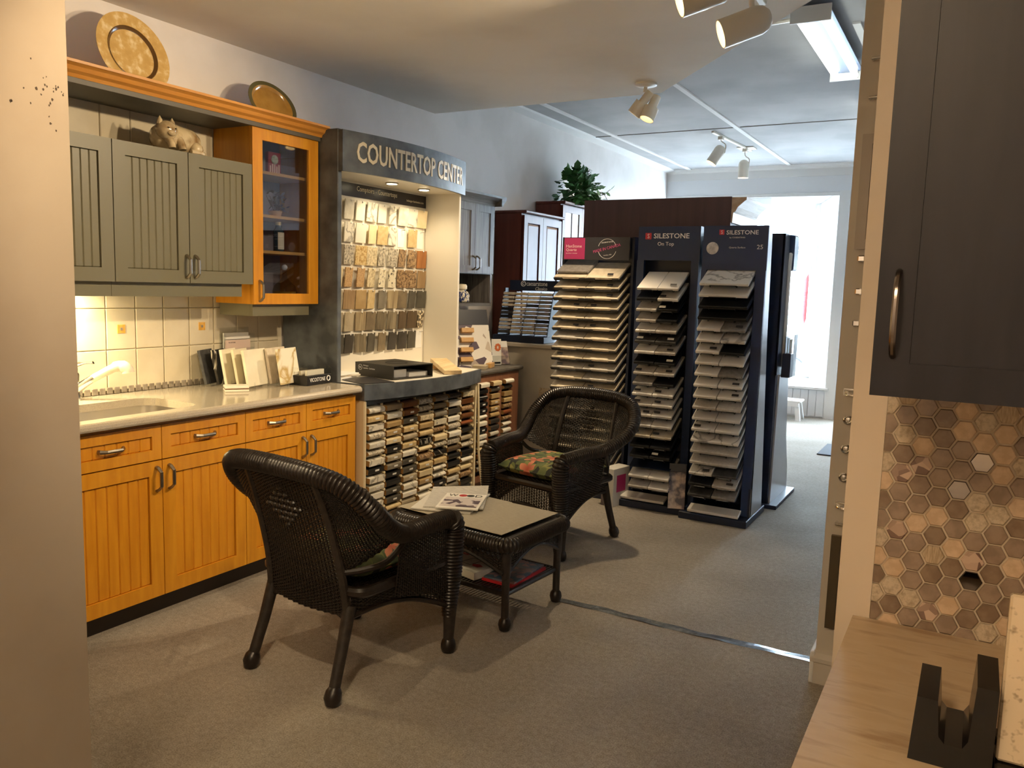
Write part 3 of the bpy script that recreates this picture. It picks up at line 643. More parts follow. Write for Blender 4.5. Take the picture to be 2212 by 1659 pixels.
# canopy: fascia, top and lit ceiling
f0, f1 = D0+.005, D1+.015
ca = curved(f0, f1, XB, -3.252, .085, 2.155, 2.175).part('canopy_ceiling', WHITE, du)
fas = MB(); n = 28; rg = []
for i in range(n+1):
    y = f0+(f1-f0)*i/n; x = bulge(y, -3.24, .085); rg.append([(x-.02, y, 2.147), (x, y, 2.147), (x, y, 2.378), (x-.02, y, 2.378)])
fas.loft(rg); fa_ = fas.part('fascia', SLATE, du, True)
MB().box(-3.30, -3.236, f0-.002, f0+.016, 2.147, 2.378).part('fascia_return', SLATE, du)
curved(f0, f1, XW+.01, -3.262, .085, 2.36, 2.372).part('canopy_top', SLATE, du)
y0t = 3.755
def bendsign(X, Y, Z):
    y = y0t+X; x = bulge(y, -3.24, .085); return V(x+.0005+Z, y, 2.205+Y)
text('COUNTERTOP CENTER', fa_, LETTER, (0, 0, 0), (0, 1, 0), (0, 0, 1), w=1.14, h=.122, depth=.003, bend=bendsign, bold=.018)
for x, y in ((-3.36, 4.27), (-3.36, 4.62)):
    o = MB().lathe([(.042, 0), (.042, -.006), (.034, -.008)], 24, (x, y, 2.155)).part('puck_light', STEEL, du, True)
    MB().lathe([(.033, -.004), (.033, -.009), (.02, -.010)], 24, (x, y, 2.155)).part('lens', PUCK, o, True)
    light('SPOT', (x, y, 2.138), 9, (1, .80, .50), .03, to=(x-.02, y, 0), angle=150, blend=.8, name='puck_bulb')
ban = MB().box(XB, XB+.006, D0+.04, D1-.024, 2.058, 2.142).part('banner', mat('banner charcoal', S(40, 36, 42), rough=.3), du)
text('Comptoirs - Countertops', ban, LETTER, (XB+.0065, 4.16, 2.088), (0, 1, 0), (0, 0, 1), w=.42, h=.042, depth=.0008)
text('belanger-laminates.com', ban, LETTER, (XB+.0065, 4.69, 2.080), (0, 1, 0), (0, 0, 1), w=.20, h=.020, depth=.0008)
text('laminates', ban, LETTER, (XB+.0065, 3.83, 2.092), (0, 1, 0), (0, 0, 1), w=.12, h=.022, depth=.0008)
# lower body
tp = curved(D0, D1-.02, XB, -3.075, .10, .908, .92).part('work_surface', WHITE, du)
fr = MB(); rg = []
for i in range(n+1):
    y = D0+(D1-.02-D0)*i/n; x = bulge(y, -3.06, .10); rg.append([(x-.018, y, .828), (x, y, .828), (x, y, .921), (x-.018, y, .921)])
fr.loft(rg).part('counter_fascia', SLATE, du, True)
MB().box(XB, -3.06, D0-.001, D0+.018, .828, .921).part('counter_return', SLATE, du)
MB().box(XB, -3.095, D0+.02, D1-.04, .79, .826).part('recess_board', SLATE, du)
B1 = 4.872
MB().box(XB, -3.062, D0+.005, D0+.028, 0, .826, .008).part('base_side', CREAM, du)
MB().box(XB, -3.05, B1-.018, B1, 0, .826, .003).part('base_side', CREAM, du)
MB().box(XB+.01, -3.20, D0+.03, B1-.02, .10, .79).part('base_back', TOEK, du)
MB().box(XB, -3.075, D0+.03, B1-.02, 0, .105).part('plinth', SLATE, du)
cw = (B1-.02-(D0+.03))/7
pst = MB().box(-.012, 0, -.006, .006, .10, .79).mesh('post', CREAM)
for i in range(8): inst(pst, 'post', du, (-3.085, min(max(D0+.03+cw*i, D0+.037), B1-.027), 0))
# laminate chips on hooks
CH = ['WV WG W WV W WV WG WV C', 'W WV W C BE WV - BE -', 'GK GS YS CS GS GS BS BS O', 'C TS TS CS WB WB BS BS TW', 'GG TW T BE GY BK TP DG DG', 'GG GG BK TP GK GK DB DB MS', 'DG CH GK DG TP CH CH DG -']
hk = MB().tube([(0, 0, 0), (.028, 0, 0), (.031, 0, .006)], .0018, 5).mesh('hook', STEEL)
knb = MB().ball((0, 0, 0), .005, 8).mesh('knob', WHITE_P)
cm = {}
cr = random.Random(11)
for r, row in enumerate(CH):
    z = 2.036-.1435*r
    for c, k_ in enumerate(row.split()):
        y = 4.858-.1125*(8-c)
        h = inst(hk, 'hook', du, (XB, y+.01, z-.012)); inst(knb, 'hook_tip', h, (XB+.03, y+.01, z-.004))
        if k_ == '-': 
            MB().box(XB+.002, XB+.003, y-.035, y+.035, z-.13, z-.005).part('blank_card', WHITE_P, du); continue
        if k_ not in cm: cm[k_] = MB().box(-.004, .004, -.047, .047, -.126, .0, .0015).mesh('laminate_chip', SM[k_])
        o = inst(cm[k_], 'laminate_chip', None, (XB+.026+cr.uniform(-.004, .004), y, z), (cr.uniform(-.03, .03), .09, cr.uniform(-.22, .22)))
        tag(o, '%s laminate chip, %s from left, %s hook row from top' % (NMS[k_], ORD[c+1], ORD[r+1]), 'sample chip', 'laminate chips hung in the lit display')
# edge profile samples
EC = ['WV BEl WV GS WGl GS WV Kl WV WGl W WVl BE', 'TP WGl T Tl Cl Kl GGl GYl Kl K DGl DGl BE', 'BR BRl DGl BEl GG BEl WVl DGl DGl GGl WV Wl GG', 'GS GS CS T BE KV C BS BEl C Tl W W', 'GY TP GY WB BS C GS KV BE WV WV Kl K', 'K W DG Wl GS Wl GS DB K K BE WGl GY', 'CS BR BS BR RB K GG GS K W C BS K']
CORE = mat('chipboard core', S(150, 112, 58), rough=.8)
stk = MB().box(0, .001, -.018, .018, -.0055, .0055).mesh('label_sticker', PAPER)
def edge_profile(w, h, kind):
    d = .07
    if kind == 0: pts = [(0, 0), (0, h), (-d, h), (-d, 0)]
    elif kind == 1: pts = [(-.003, 0), (0, .003), (0, h-.008), (-.003, h-.002), (-.009, h), (-d, h), (-d, 0)]
    elif kind == 2: pts = [(-.012, 0), (-.003, .004), (0, h*.4), (-.002, h*.75), (-.012, h), (-d, h), (-d, 0)]
    else: pts = [(-.02, 0), (-.014, .008), (-.004, .012), (0, h*.6), (-.004, h*.8), (-.014, h), (-d, h), (-d, 0)]
    b = MB(); b.prism(pts, 'y', -w/2, w/2)
    b.mi[0] = 1; b.mi[1] = 1; return b
em = {}
def put_edge(k_, x, y, z, w, label, group, h=.034):
    lab = k_.endswith('l') and k_ not in SM; k0 = k_[:-1] if lab else k_
    kind = 1 if lab else cr.choice((0, 1, 2, 2, 3)); key = (k0, kind, round(w, 3), h)
    if key not in em: em[key] = edge_profile(w, h, kind).mesh('edge_sample', [SM[k0], CORE])
    o = inst(em[key], 'edge_sample', None, (x, y, z), (0, .10, cr.uniform(-.015, .015)))
    tag(o, label % NMS[k0], 'edge sample', group)
    if lab: inst(stk, 'label_sticker', o, (x+.0003, y+.01, z+h*.55))
    return o
peg = MB().lathe([(.006, 0), (.006, .02), (.0085, .021), (.0085, .026)], 8).xf(frame_mat((0, 0, 0), (0, 1, 0), (0, 0, 1), (1, 0, 0))).mesh('peg', CREAM)
for c, col in enumerate(EC):
    y = D0+.03+cw*(c+.5)
    for r, k_ in enumerate(col.split()):
        z = .742-.0525*r
        put_edge(k_, -3.058+cr.uniform(-.006, .008), y, z, cw-.022, '%%s edge profile sample, %s down in the %s column of the curved display' % (ORD[r+1], ORD[c+1]), 'edge samples in the curved display')
        inst(peg, 'peg', du, (-3.085, min(y+cw/2-.004, B1-.03), z-.008))
# things on its work surface
bd = thing('binder_box', 'black slipcase binder lying on the display work surface', 'binder', (-3.2, 4.15, .921), math.radians(0), None, True)
bd.location = (-3.235, 4.155, .922); bd.rotation_euler = (0, 0, math.radians(-100))
DKB = mat('binder charcoal', S(44, 42, 38), rough=.42)
bx0, bx1, by0, by1, bh = -.17, .17, -.18, .18, .085
MB().plate([(bx0, 0), (bx1, 0), (bx1, bh), (bx0, bh)], [[(bx0+.006, .006), (bx1-.006, .006), (bx1-.006, bh-.006), (bx0+.006, bh-.006)]], 'y', by0, by1).box(bx0, bx1, by0, by0+.005, 0, bh).part('slipcase', DKB, bd)
MB().box(bx0+.02, bx1-.16, by0+.01, by1-.03, .007, .035).part('pages', PAPER2, bd)
MB().box(bx1-.15, bx1-.02, by0+.01, by1-.045, .007, .055).part('pages', PAPER, bd)
ring = MB().tube([(.07*math.cos(2*PI*i/32), .02+.07*math.sin(2*PI*i/32), bh+.0005) for i in range(32)], .0016, 4, closed=True).part('ring_mark', BLACK, bd)
MB().tube([(bx1+.0005, -.13+.017*math.cos(2*PI*i/20), .055+.017*math.sin(2*PI*i/20)) for i in range(20)], .0014, 4, closed=True).part('ring_mark', LETTER_W, bd)
text('BL', bd, LETTER_W, (bx1+.0003, -.138, .049), (0, 1, 0), (0, 0, 1), w=.016, h=.012, depth=.0006)
text('Belanger', bd, LETTER_W, (bx1+.0003, -.10, .062), (0, 1, 0), (0, 0, 1), w=.05, h=.010, depth=.0006)
text('Laminés - Laminates', bd, LETTER_W, (bx1+.0003, -.10, .047), (0, 1, 0), (0, 0, 1), w=.11, h=.010, depth=.0006)
mags = [((-3.43, 3.80), .21, .28, .012, PAPER, 12), ((-3.44, 3.81), .2, .27, .010, mat('pale print', S(206, 190, 166), S(236, 230, 216), 'noise', 14, rough=.4), -8), ((-3.43, 3.80), .2, .26, .006, PAPER, 5)]
z = .9212
for i, (p, w, d, h, m, a) in enumerate(mags):
    b = MB().box(-w/2, w/2, -d/2, d/2, 0, h, .001).xf(Matrix.Translation((p[0], p[1], z)) @ Matrix.Rotation(math.radians(a), 4, 'Z'))
    b.solo('magazine', m, 'pale magazine, %s one up in the stack at the left of the display' % ORD[i+1], 'magazine', 'magazines stacked on the display'); z += h+.0005
MB().box(-.15, .15, -.11, .11, 0, .004).xf(Matrix.Translation((-3.19, 3.82, .9212)) @ Matrix.Rotation(math.radians(-20), 4, 'Z')).solo('leaflet', DKPAPER, 'dark leaflet lying flat at the front left of the display', 'leaflet')
MB().box(-.14, .14, -.10, .10, 0, .003).xf(Matrix.Translation((-3.40, 4.62, .9212)) @ Matrix.Rotation(math.radians(15), 4, 'Z')).solo('leaflet', mat('brochure print', S(226, 214, 190), S(150, 110, 80), 'cell', 14, rough=.35, lo=.7, hi=.75), 'white brochure lying flat behind the binder', 'leaflet')
MB().box(-.06, .06, -.19, .19, 0, .028, .002).xf(Matrix.Translation((-3.14, 4.60, .945)) @ Matrix.Rotation(math.radians(50), 4, 'Z') @ Matrix.Rotation(math.radians(7), 4, 'X')).solo('wood_sample', mat('pale veined wood', S(226, 202, 158), S(206, 178, 130), 'wood', 5, (6, .6, 6), rough=.4), 'pale veined slab sample propped at the right of the display', 'slab')
MB().box(-3.30, -3.20, 4.66, 4.72, .9212, .952, .002).solo('wood_block', TANW, 'small wooden block under the propped slab', 'block')
cable = MB().tube(smoothpath([(-3.045, B1+.004, .82), (-3.035, B1+.006, .55), (-3.03, B1+.012, .3), (-3.0, B1+.04, .012), (-2.96, B1+.05, .006)], 6), .008, 6).solo('power_cord', CREAM, 'cream cord hanging down the right edge of the curved display', 'cord', smooth=True)
# ---------------------------------------------------------------- wooden side unit
su = thing('sample_unit', 'brown framed sample unit with a dark grey top', 'cabinet', (-3.4, 5.27, 0))
u0, u1 = 4.955, 5.56
MB().box(XW+.01, -3.145, u0, u1, .10, .86).part('carcass', TOEK, su)
MB().box(XW+.01, -3.16, u0, u1, 0, .10).part('plinth', BROWNW, su)
MB().plate([(u0-.02, .07), (u1, .07), (u1, .86), (u0-.02, .86)], [[(4.945, .115), (5.085, .115), (5.085, .80), (4.945, .80)], [(5.120, .115), (5.262, .115), (5.262, .80), (5.120, .80)], [(5.300, .115), (5.455, .115), (5.455, .80), (5.300, .80)]], 'x', -3.13, -3.10).part('face_frame', BROWNW, su)
MB().prism([(XW+.01, .862), (-3.10, .862), (-3.085, .868), (-3.075, .88), (-3.078, .893), (-3.09, .90), (XW+.01, .90)], 'y', u0, u1+.03).part('top', DKTOP, su)
SCOL = [(5.015, 'W K K Kl Kl W W Kl Wl Wl C BR GY GY'), (5.191, 'C DG T Tl Tl T CH CH WG CH W K GY K'), (5.378, 'W K T BE BS RB BS W W W WG K GY W')]
for c, (y, col) in enumerate(SCOL):
    for r, k_ in enumerate(col.split()):
        put_edge(k_, -3.085 if r else -3.07, y, .775-.0478*r, .125, '%%s edge sample, %s down in the %s column of the brown framed unit' % (ORD[r+1], ORD[c+1]), 'edge samples in the brown unit', .032)
# sample board, brochures, slab stack on its top
zt = .9005
sb = thing('sample_board', 'slanted cardboard display with rows of wood chips', 'display board', (-3.34, 5.17, zt))
m = Matrix.Translation((-3.25, 5.17, zt)) @ Matrix.Rotation(math.radians(-30), 4, 'Z') @ Matrix.Rotation(math.radians(-18), 4, 'Y')
MB().box(-.012, 0, -.15, .15, 0, .45).xf(m).part('board', mat('collage print', S(226, 222, 214), S(84, 70, 84), 'cell', 16, rough=.4, lo=.55, hi=.62, c3=S(190, 176, 160)), sb)
MB().box(0, .002, -.15, .15, .33, .45).xf(m).part('dark_header', DKPAPER, sb)
for i in range(4):
    MB().box(0, .03, -.135+.012*i, -.03+.012*i, .04+.075*i, .075+.075*i, .002).xf(m @ Matrix.Rotation(.0, 4, 'X')).part('wood_chip', TANW, sb)
def brochure(label, x, y, w, h, a, face, lean=12):
    t = thing('brochure_stand', label, 'brochure', (x, y, zt))
    m = Matrix.Translation((x, y, zt+.004)) @ Matrix.Rotation(math.radians(a), 4, 'Z') @ Matrix.Rotation(math.radians(-lean), 4, 'Y')
    MB().box(-.006, 0, -w/2, w/2, 0, h).xf(m).part('leaflets', face, t)
    MB().box(-.010, -.008, -w/2-.006, w/2+.006, 0, h*.98).box(.002, .004, -w/2-.006, w/2+.006, 0, h*.35).box(-.010, .004, -w/2-.006, w/2+.006, -.003, 0).xf(m).part('holder', ACRYL, t)
    return t, m
t, m = brochure('white brochure with a coral flower in a clear stand', -3.22, 5.42, .085, .20, -30, PAPER, 5)
for i in range(9):
    a = i*2*PI/9; MB().ball((.001, .012+.017*math.cos(a), .135+.022*math.sin(a)), .013, 8, (.1, 1, .7)).xf(m).part('petal', mat('coral print', S(206, 112, 66), rough=.5), t)
MB().box(0, .001, -.035, .035, .008, .022).xf(m).part('caption_bar', BLACK, t)
t, m = brochure('purple brochure in a clear stand at the end of the dark top', -3.2, 5.51, .09, .19, -34, mat('plum print', S(110, 92, 104), S(184, 164, 150), 'noise', 16, rough=.35), 22)
MB().box(0, .001, -.045, .045, .14, .19).xf(m).part('white_header', PAPER, t)
zz = zt; rr = random.Random(4)
for i in range(10):
    h = rr.choice((.022, .026, .03)); k_ = rr.choice(('W', 'WG', 'C', 'GG', 'DG')) if i not in (7,) else 'K'
    dx, dy = rr.uniform(-.008, .008), rr.uniform(-.01, .01)
    MB().box(-3.56+dx, -3.40+dx, 5.40+dy, 5.54+dy, zz, zz+h, .002).solo('stone_sample', SM[k_], '%s stone sample, %s from the bottom of the stack on the dark top' % (NMS[k_], ORD[i+1]), 'stone sample', 'stone stack on the dark top'); zz += h+.0004
MB().box(-.05, .05, -.06, .06, 0, .028, .002).xf(Matrix.Translation((-3.17, 5.10, zt)) @ Matrix.Rotation(.4, 4, 'Z')).solo('stone_sample', SM['GG'], 'grey stone sample lying in front of the slanted wood chip board', 'stone sample')
MB().box(-.02, .02, -.06, .06, 0, .035, .002).xf(Matrix.Translation((-3.17, 5.24, zt)) @ Matrix.Rotation(.3, 4, 'Z')).solo('wood_block', TANW, 'orange wooden block in front of the slanted wood chip board', 'block')
# ---------------------------------------------------------------- grey oak wall cabinet with niche
def panel_door(parent, y0, y1, z0, z1, xf, st, mf, mp, t=.02, raised=True, name='door'):
    d = MB().plate([(y0, z0), (y1, z0), (y1, z1), (y0, z1)], [[(y0+st, z0+st), (y1-st, z0+st), (y1-st, z1-st), (y0+st, z1-st)]], 'x', xf-t, xf).part(name, mf, parent)
    a, b, c, e = y0+st, y1-st, z0+st, z1-st; g = .022
    pn = MB().loft([[(xf-.014, a, c), (xf-.014, b, c), (xf-.014, b, e), (xf-.014, a, e)], [(xf-.006, a+g, c+g), (xf-.006, b-g, c+g), (xf-.006, b-g, e-g), (xf-.006, a+g, e-g)]] if raised else
                   [[(xf-.006, a, c), (xf-.006, b, c), (xf-.006, b, e), (xf-.006, a, e)], [(xf-.012, a+.012, c+.012), (xf-.012, b-.012, c+.012), (xf-.012, b-.012, e-.012), (xf-.012, a+.012, e-.012)]])
    pn.part('panel', mp, d); return d
oc = thing('oak_wall_cabinet', 'grey stained oak wall cabinet with a dark open niche', 'cabinet', (-3.56, 5.3, 1.37))
o0, o1 = 4.97, 5.63
MB().box(XW+.012, -3.422, o0, o1, 1.60, 2.135).part('carcass', OAK, oc)
for a, b, hy in ((o0+.05, 5.345, 5.318), (5.348, o1, 5.375)):
    d = panel_door(oc, a, b, 1.605, 2.135, -3.40, .058, OAK, OAK, raised=False)
    pull(d, (-3.40, hy, 1.632), (-3.40, hy, 1.735), .034, STEEL, r=.006)
MB().box(XW+.012, -3.41, o0, o0+.018, 1.37, 1.60).part('niche_side', OAK, oc)
MB().box(XW+.012, -3.41, o1-.03, o1-.005, 1.37, 1.60).part('niche_side', OAK, oc)
MB().box(XW+.012, -3.41, o0, o1-.005, 1.352, 1.375).part('niche_floor', OAK_H, oc)
MB().box(XW+.012, XW+.02, o0+.018, o1-.03, 1.375, 1.60).part('niche_back', mat('niche black', S(30, 28, 28), rough=.5), oc)
prof = [(-3.42, 2.135), (-3.405, 2.135), (-3.395, 2.150), (-3.365, 2.175), (-3.335, 2.195), (-3.335, 2.212), (-3.72, 2.212), (-3.72, 2.135)]
MB().prism(prof, 'y', o0, o1+.01).part('crown_moulding', OAK_H, oc)
MB().prism([(o1, 2.135), (o1+.015, 2.135), (o1+.03, 2.155), (o1+.06, 2.18), (o1+.075, 2.195), (o1+.075, 2.212), (o1, 2.212)], 'x', XW+.012, -3.335).part('crown_return', OAK_H, oc)
jr = thing('ginger_jar', 'blue and white ginger jar in the oak niche', 'jar', (-3.50, 5.33, 1.375))
MB().lathe([(.045, 0), (.06, .012), (.062, .06), (.05, .085), (.032, .095), (.032, .105)], 20, (-3.50, 5.33, 1.375)).part('jar_body', mat('blue willow glaze', S(228, 222, 204), S(46, 62, 120), 'noise', 38, rough=.15, lo=.5, hi=.56), jr, True)
MB().lathe([(.036, 0), (.042, .006), (.042, .03), (.034, .042), (.008, .046)], 20, (-3.50, 5.33, 1.476)).part('lid', mat('cream glaze', S(232, 222, 196), rough=.15), jr, True)
# ---------------------------------------------------------------- peninsula and cherry cabinets
pn = thing('peninsula', 'beige backed bar height peninsula under the small sample rack', 'counter', (-3.05, 5.97, 0))
MB().box(XW+.01, -2.815, 5.84, 6.10, 0, 1.02).part('back_panel', BEIGEP, pn)
MB().box(XW+.01, -2.80, 5.81, 6.13, 1.02, 1.055, .006).part('top', mat('greige edge top', S(190, 180, 162), rough=.4), pn)
MB().box(-3.06, -2.80, 5.834, 5.84, .52, .70).part('stone_swatch', GRANITE, pn)
c1 = thing('cherry_cabinet', 'cherry cabinet with two raised panel doors and drawers', 'cabinet', (-3.57, 6.5, .0))
q0, q1, XC = 6.15, 6.88, -3.425
MB().box(XW+.012, XC-.022, q0, q1, 0, 2.135).part('carcass', CHERRY, c1)
for a, b in ((q0+.015, (q0+q1)/2-.002), ((q0+q1)/2+.002, q1-.004)): panel_door(c1, a, b, 1.42, 2.12, XC, .062, CHERRY, CHERRY)
for z in (1.18, 1.30): 
    for a, b in ((q0+.015, (q0+q1)/2-.002), ((q0+q1)/2+.002, q1-.004)): MB().box(XC-.02, XC, a, b, z, z+.11, .005).part('drawer', CHERRY, c1)
MB().box(XC-.02, XC, q0+.015, q1-.004, .1, 1.16, .004).part('lower_panel', CHERRY, c1)
MB().box(XW+.012, XC+.03, q0-.012, q1, 2.135, 2.16, .006).part('cornice', CHERRY, c1)
c2 = thing('cherry_glass_cabinet', 'taller cherry cabinet with textured glass under the ivy', 'cabinet', (-3.57, 7.3, 0))
e0, e1 = 6.885, 7.75
MB().box(XW+.012, XC-.022, e0, e1, 0, 2.285).part('carcass', CHERRY, c2)
for a, b in ((e0+.01, (e0+e1)/2-.002), ((e0+e1)/2+.002, e1-.004)):
    d = MB().plate([(a, 1.45), (b, 1.45), (b, 2.275), (a, 2.275)], [[(a+.06, 1.51), (b-.06, 1.51), (b-.06, 2.215), (a+.06, 2.215)]], 'x', XC-.02, XC).part('door', CHERRY, c2)
    MB().box(XC-.012, XC-.008, a+.055, b-.055, 1.505, 2.22).part('pane', mat('rippled glass', S(176, 182, 180), rough=.12, bump=.5, bscale=50), d)
    for y in ((a+b)/2,): MB().box(XC-.008, XC-.002, y-.008, y+.008, 1.51, 2.215).part('glazing_bar', CHERRY, d)
MB().box(XW+.012, XC+.03, e0-.012, e1, 2.285, 2.312, .006).part('cornice', CHERRY, c2)
iv = thing('potted_ivy', 'bushy green ivy on top of the taller cherry cabinet', 'plant', (-3.52, 7.36, 2.312))
MB().lathe([(.05, 0), (.065, .07), (.07, .07), (.07, .08), (.06, .08), (.055, .06)], 20, (-3.56, 7.36, 2.3125)).part('pot', mat('dark pot', S(60, 52, 44), rough=.6), iv, True)
rr = random.Random(8); lf = MB(); stems = MB()
def ivyleaf(b, c, d, up, l):
    d = d.normalized(); s_ = d.cross(up); s_ = s_.normalized() if s_.length > 1e-4 else d.orthogonal().normalized(); nn = s_.cross(d)
    P = [(0, 0), (.25, .42), (.45, .28), (.62, .38), (1, 0), (.62, -.38), (.45, -.28), (.25, -.42)]
    vs_ = [c+d*(p[0]*l)+s_*(p[1]*l)+nn*(-.18*l*abs(p[1])) for p in P]
    b.add(vs_, [(0, 1, 2), (0, 2, 3, 4), (0, 4, 5, 6), (0, 6, 7)])
for i in range(380):
    a = rr.uniform(0, 2*PI); e = rr.uniform(-.3, 1.45); R = rr.uniform(.08, .30)
    c = V(-3.48+R*math.cos(a)*math.cos(e)*.62, 7.33+R*math.sin(a)*math.cos(e)*1.05, 2.40+R*math.sin(e)*.85)
    if c.z < 2.325: c.z = 2.325+rr.uniform(0, .03)
    if c.x < XW+.06: c.x = XW+.06
    d = (c-V(-3.5, 7.33, 2.42)).normalized()+V(rr.uniform(-.7, .7), rr.uniform(-.7, .7), rr.uniform(-.9, .3))
    ivyleaf(lf, c, d, V(rr.uniform(-.5, .5), rr.uniform(-.5, .5), 1), rr.uniform(.06, .105))
for (pts) in ([(-3.5, 7.36, 2.45), (-3.46, 7.44, 2.60), (-3.45, 7.50, 2.68)], [(-3.48, 7.42, 2.42), (-3.42, 7.70, 2.44), (-3.40, 7.92, 2.53)], [(-3.48, 7.42, 2.40), (-3.42, 7.62, 2.46), (-3.41, 7.74, 2.48), (-3.4, 7.85, 2.42)], [(-3.5, 7.3, 2.42), (-3.44, 7.14, 2.44), (-3.42, 7.04, 2.38)]):
    sp_ = smoothpath(pts, 5); stems.tube(sp_, .003, 4)
    for p in sp_[4::2]:
        ivyleaf(lf, p, V(rr.uniform(-1, 1), rr.uniform(-1, 1), rr.uniform(-.6, .6)), V(0, 0, 1), rr.uniform(.04, .07))
o = lf.part('leaves', mat('ivy green', S(44, 92, 46), S(70, 124, 62), 'noise', 12, rough=.45), iv); o['kind'] = 'stuff'
stems.part('vines', mat('vine brown', S(74, 66, 40), rough=.7), iv)
tc = thing('tall_cherry_cabinet', 'tall dark cherry cabinet seen from its plain back behind the racks', 'cabinet', (-2.2, 6.35, 0))
MB().box(-2.785, -1.622, 6.0, 6.62, 0, 2.14).part('carcass', CHERRY_D, tc)
MB().box(-2.787, -1.620, 5.988, 6.0, .0, 2.205).part('back_panel', CHERRY_D, tc)
MB().prism([(-1.622, 2.02), (-1.61, 2.02), (-1.605, 2.09), (-1.59, 2.10), (-1.575, 2.13), (-1.53, 2.17), (-1.515, 2.18), (-1.515, 2.2), (-1.622, 2.2)], 'y', 6.0, 6.66).part('crown_moulding', mat('window lit crown', S(196, 166, 136), S(182, 150, 120), 'wood', 5, (6, .6, 6), rough=.35), tc)  # paler tone puts the window light into the crown colour
for z0, z1 in ((.15, 1.0), (1.05, 2.0)):
    MB().box(-1.622, -1.612, 6.03, 6.6, z0, z1, .004).part('end_panel', CHERRY, tc)
# ---------------------------------------------------------------- quartz slab racks
TILT = math.radians(27)
QZ = {'W': mat('quartz white', S(226, 222, 216), rough=.42), 'V': mat('quartz white veined', S(150, 146, 142), S(226, 222, 216), 'vein', 3, rough=.42, lo=0, hi=.035), 'G': mat('quartz pale grey', S(196, 190, 182), S(184, 178, 170), 'noise', 60, rough=.42),
      'M': mat('quartz mid grey', S(140, 136, 132), S(124, 120, 116), 'noise', 40, rough=.42), 'D': mat('quartz dark', S(70, 70, 70), S(52, 52, 54), 'noise', 30, rough=.42), 'K': mat('quartz black', S(24, 26, 30), rough=.35), 'C': mat('quartz cream', S(214, 202, 182), S(200, 188, 166), 'noise', 30, rough=.42)}
QN = {'W': 'white', 'V': 'veined white', 'G': 'pale grey', 'M': 'mid grey', 'D': 'dark grey', 'K': 'black', 'C': 'cream'}
qm = {}
def slab_mesh(k_, w, d=.25, t=.018):
    key = (k_, round(w, 3), d)
    if key not in qm: qm[key] = MB().box(-w/2, w/2, 0, d, 0, t, .0025).mesh('quartz_sample', QZ[k_])
    return qm[key]
WIRE = mat('black wire', S(16, 16, 20), rough=.35)
def slab_rack(root, rows, x0, x1, yf, z0, dz, who, wires=True, tray=None, holder=None):
    W = x1-x0
    trm = MB().box(-W/2, W/2, .012, .24, -.006, -.001).mesh('shelf_tray', NAVY)
    for r, row in enumerate(rows):
        z = z0-dz*r
        tr = inst(trm, 'shelf_tray', root, ((x0+x1)/2, yf, z), (TILT, 0, 0))
        if not row:
            continue
        n = len(row); w = W/n
        for c, k_ in enumerate(row):
            x = x0+w*(c+.5)
            if k_ == '-': continue
            o = inst(slab_mesh(k_, w-.004), 'quartz_sample', None, (x, yf+cr.uniform(-.004, .004), z), (TILT, 0, 0))
            side = {1: 'single wide one', 2: ('left one', 'right one')[c]}[n] if n < 2 else ('left one', 'right one')[c]
            tag(o, '%s quartz slab, %s in the %s row of %s' % (QN[k_], side, ORD[r+1], who), 'slab', 'quartz slabs on the racks')
            if holder:
                m = holder(w)
                inst(m, 'slab_clip', tr, (x, yf, z), (TILT, 0, 0))
                if cr.random() < .35:
                    inst(stick_d if k_ not in 'KD' else stk_w, 'label_sticker', o, (x+w*cr.choice((-.25, .22)), yf+.03*math.cos(TILT), z+.03*math.sin(TILT)+.0168), (TILT, 0, 0))
stick_d = MB().box(-.022, .022, -.008, .008, 0, .001).mesh('label_sticker', DKPAPER)
stk_w = MB().box(-.022, .022, -.008, .008, 0, .001).mesh('label_sticker', PAPER)
hc = {}
def wire_holder(w):
    k_ = round(w, 3)
    if k_ not in hc:
        a = w*.27; hc[k_] = MB().tube(smoothpath([(-a, .03, -.004), (-a, -.006, -.004), (-a+.004, -.008, .011), (-a+.012, -.008, .014), (a-.012, -.008, .014), (a-.004, -.008, .011), (a, -.006, -.004), (a, .03, -.004)], 3), .0028, 6).mesh('slab_clip', WIRE)
    return hc[k_]
def lip_holder(w):
    k_ = ('lip', round(w, 3))
    if k_ not in hc:
        hc[k_] = MB().box(-w/2, -w*.22, -.006, 0, -.006, .016, .001).box(w*.30, w/2, -.006, 0, -.006, .016, .001).box(-w/2, w/2, -.006, 0, -.010, -.004).mesh('slab_clip', BLACK)
    return hc[k_]
def easel_rack(label, x0, x1, yf, zt, silver=False):
    t = thing('slab_rack', label, 'rack', ((x0+x1)/2, yf+.2, 0), group='quartz slab racks')
    side = [(yf, .05), (yf+.33, .05), (yf+.17, 1.2), (yf+.12, zt), (yf+.03, zt)]
    MB().prism(side, 'x', x0, x0+.018).part('side_panel', NAVY, t)
    MB().prism(side, 'x', x1-.018, x1-(.003 if silver else 0)).part('side_panel', NAVY, t)
    if silver: MB().prism(side, 'x', x1-.003, x1).part('side_facing', SILVER, t, label='silver laminate side')
    MB().add([(x0+.018, yf+.30, .05), (x1-.018, yf+.30, .05), (x1-.018, yf+.115, zt), (x0+.018, yf+.115, zt), (x0+.018, yf+.31, .05), (x1-.018, yf+.31, .05), (x1-.018, yf+.12, zt), (x0+.018, yf+.12, zt)], [(0, 1, 2, 3), (4, 7, 6, 5), (0, 4, 5, 1), (3, 2, 6, 7)]).part('back_panel', NAVY, t)
    MB().box(x0-.03, x1+.006, yf-.11, yf+.40, 0, .048, .004).part('base', NAVY, t)
    return t
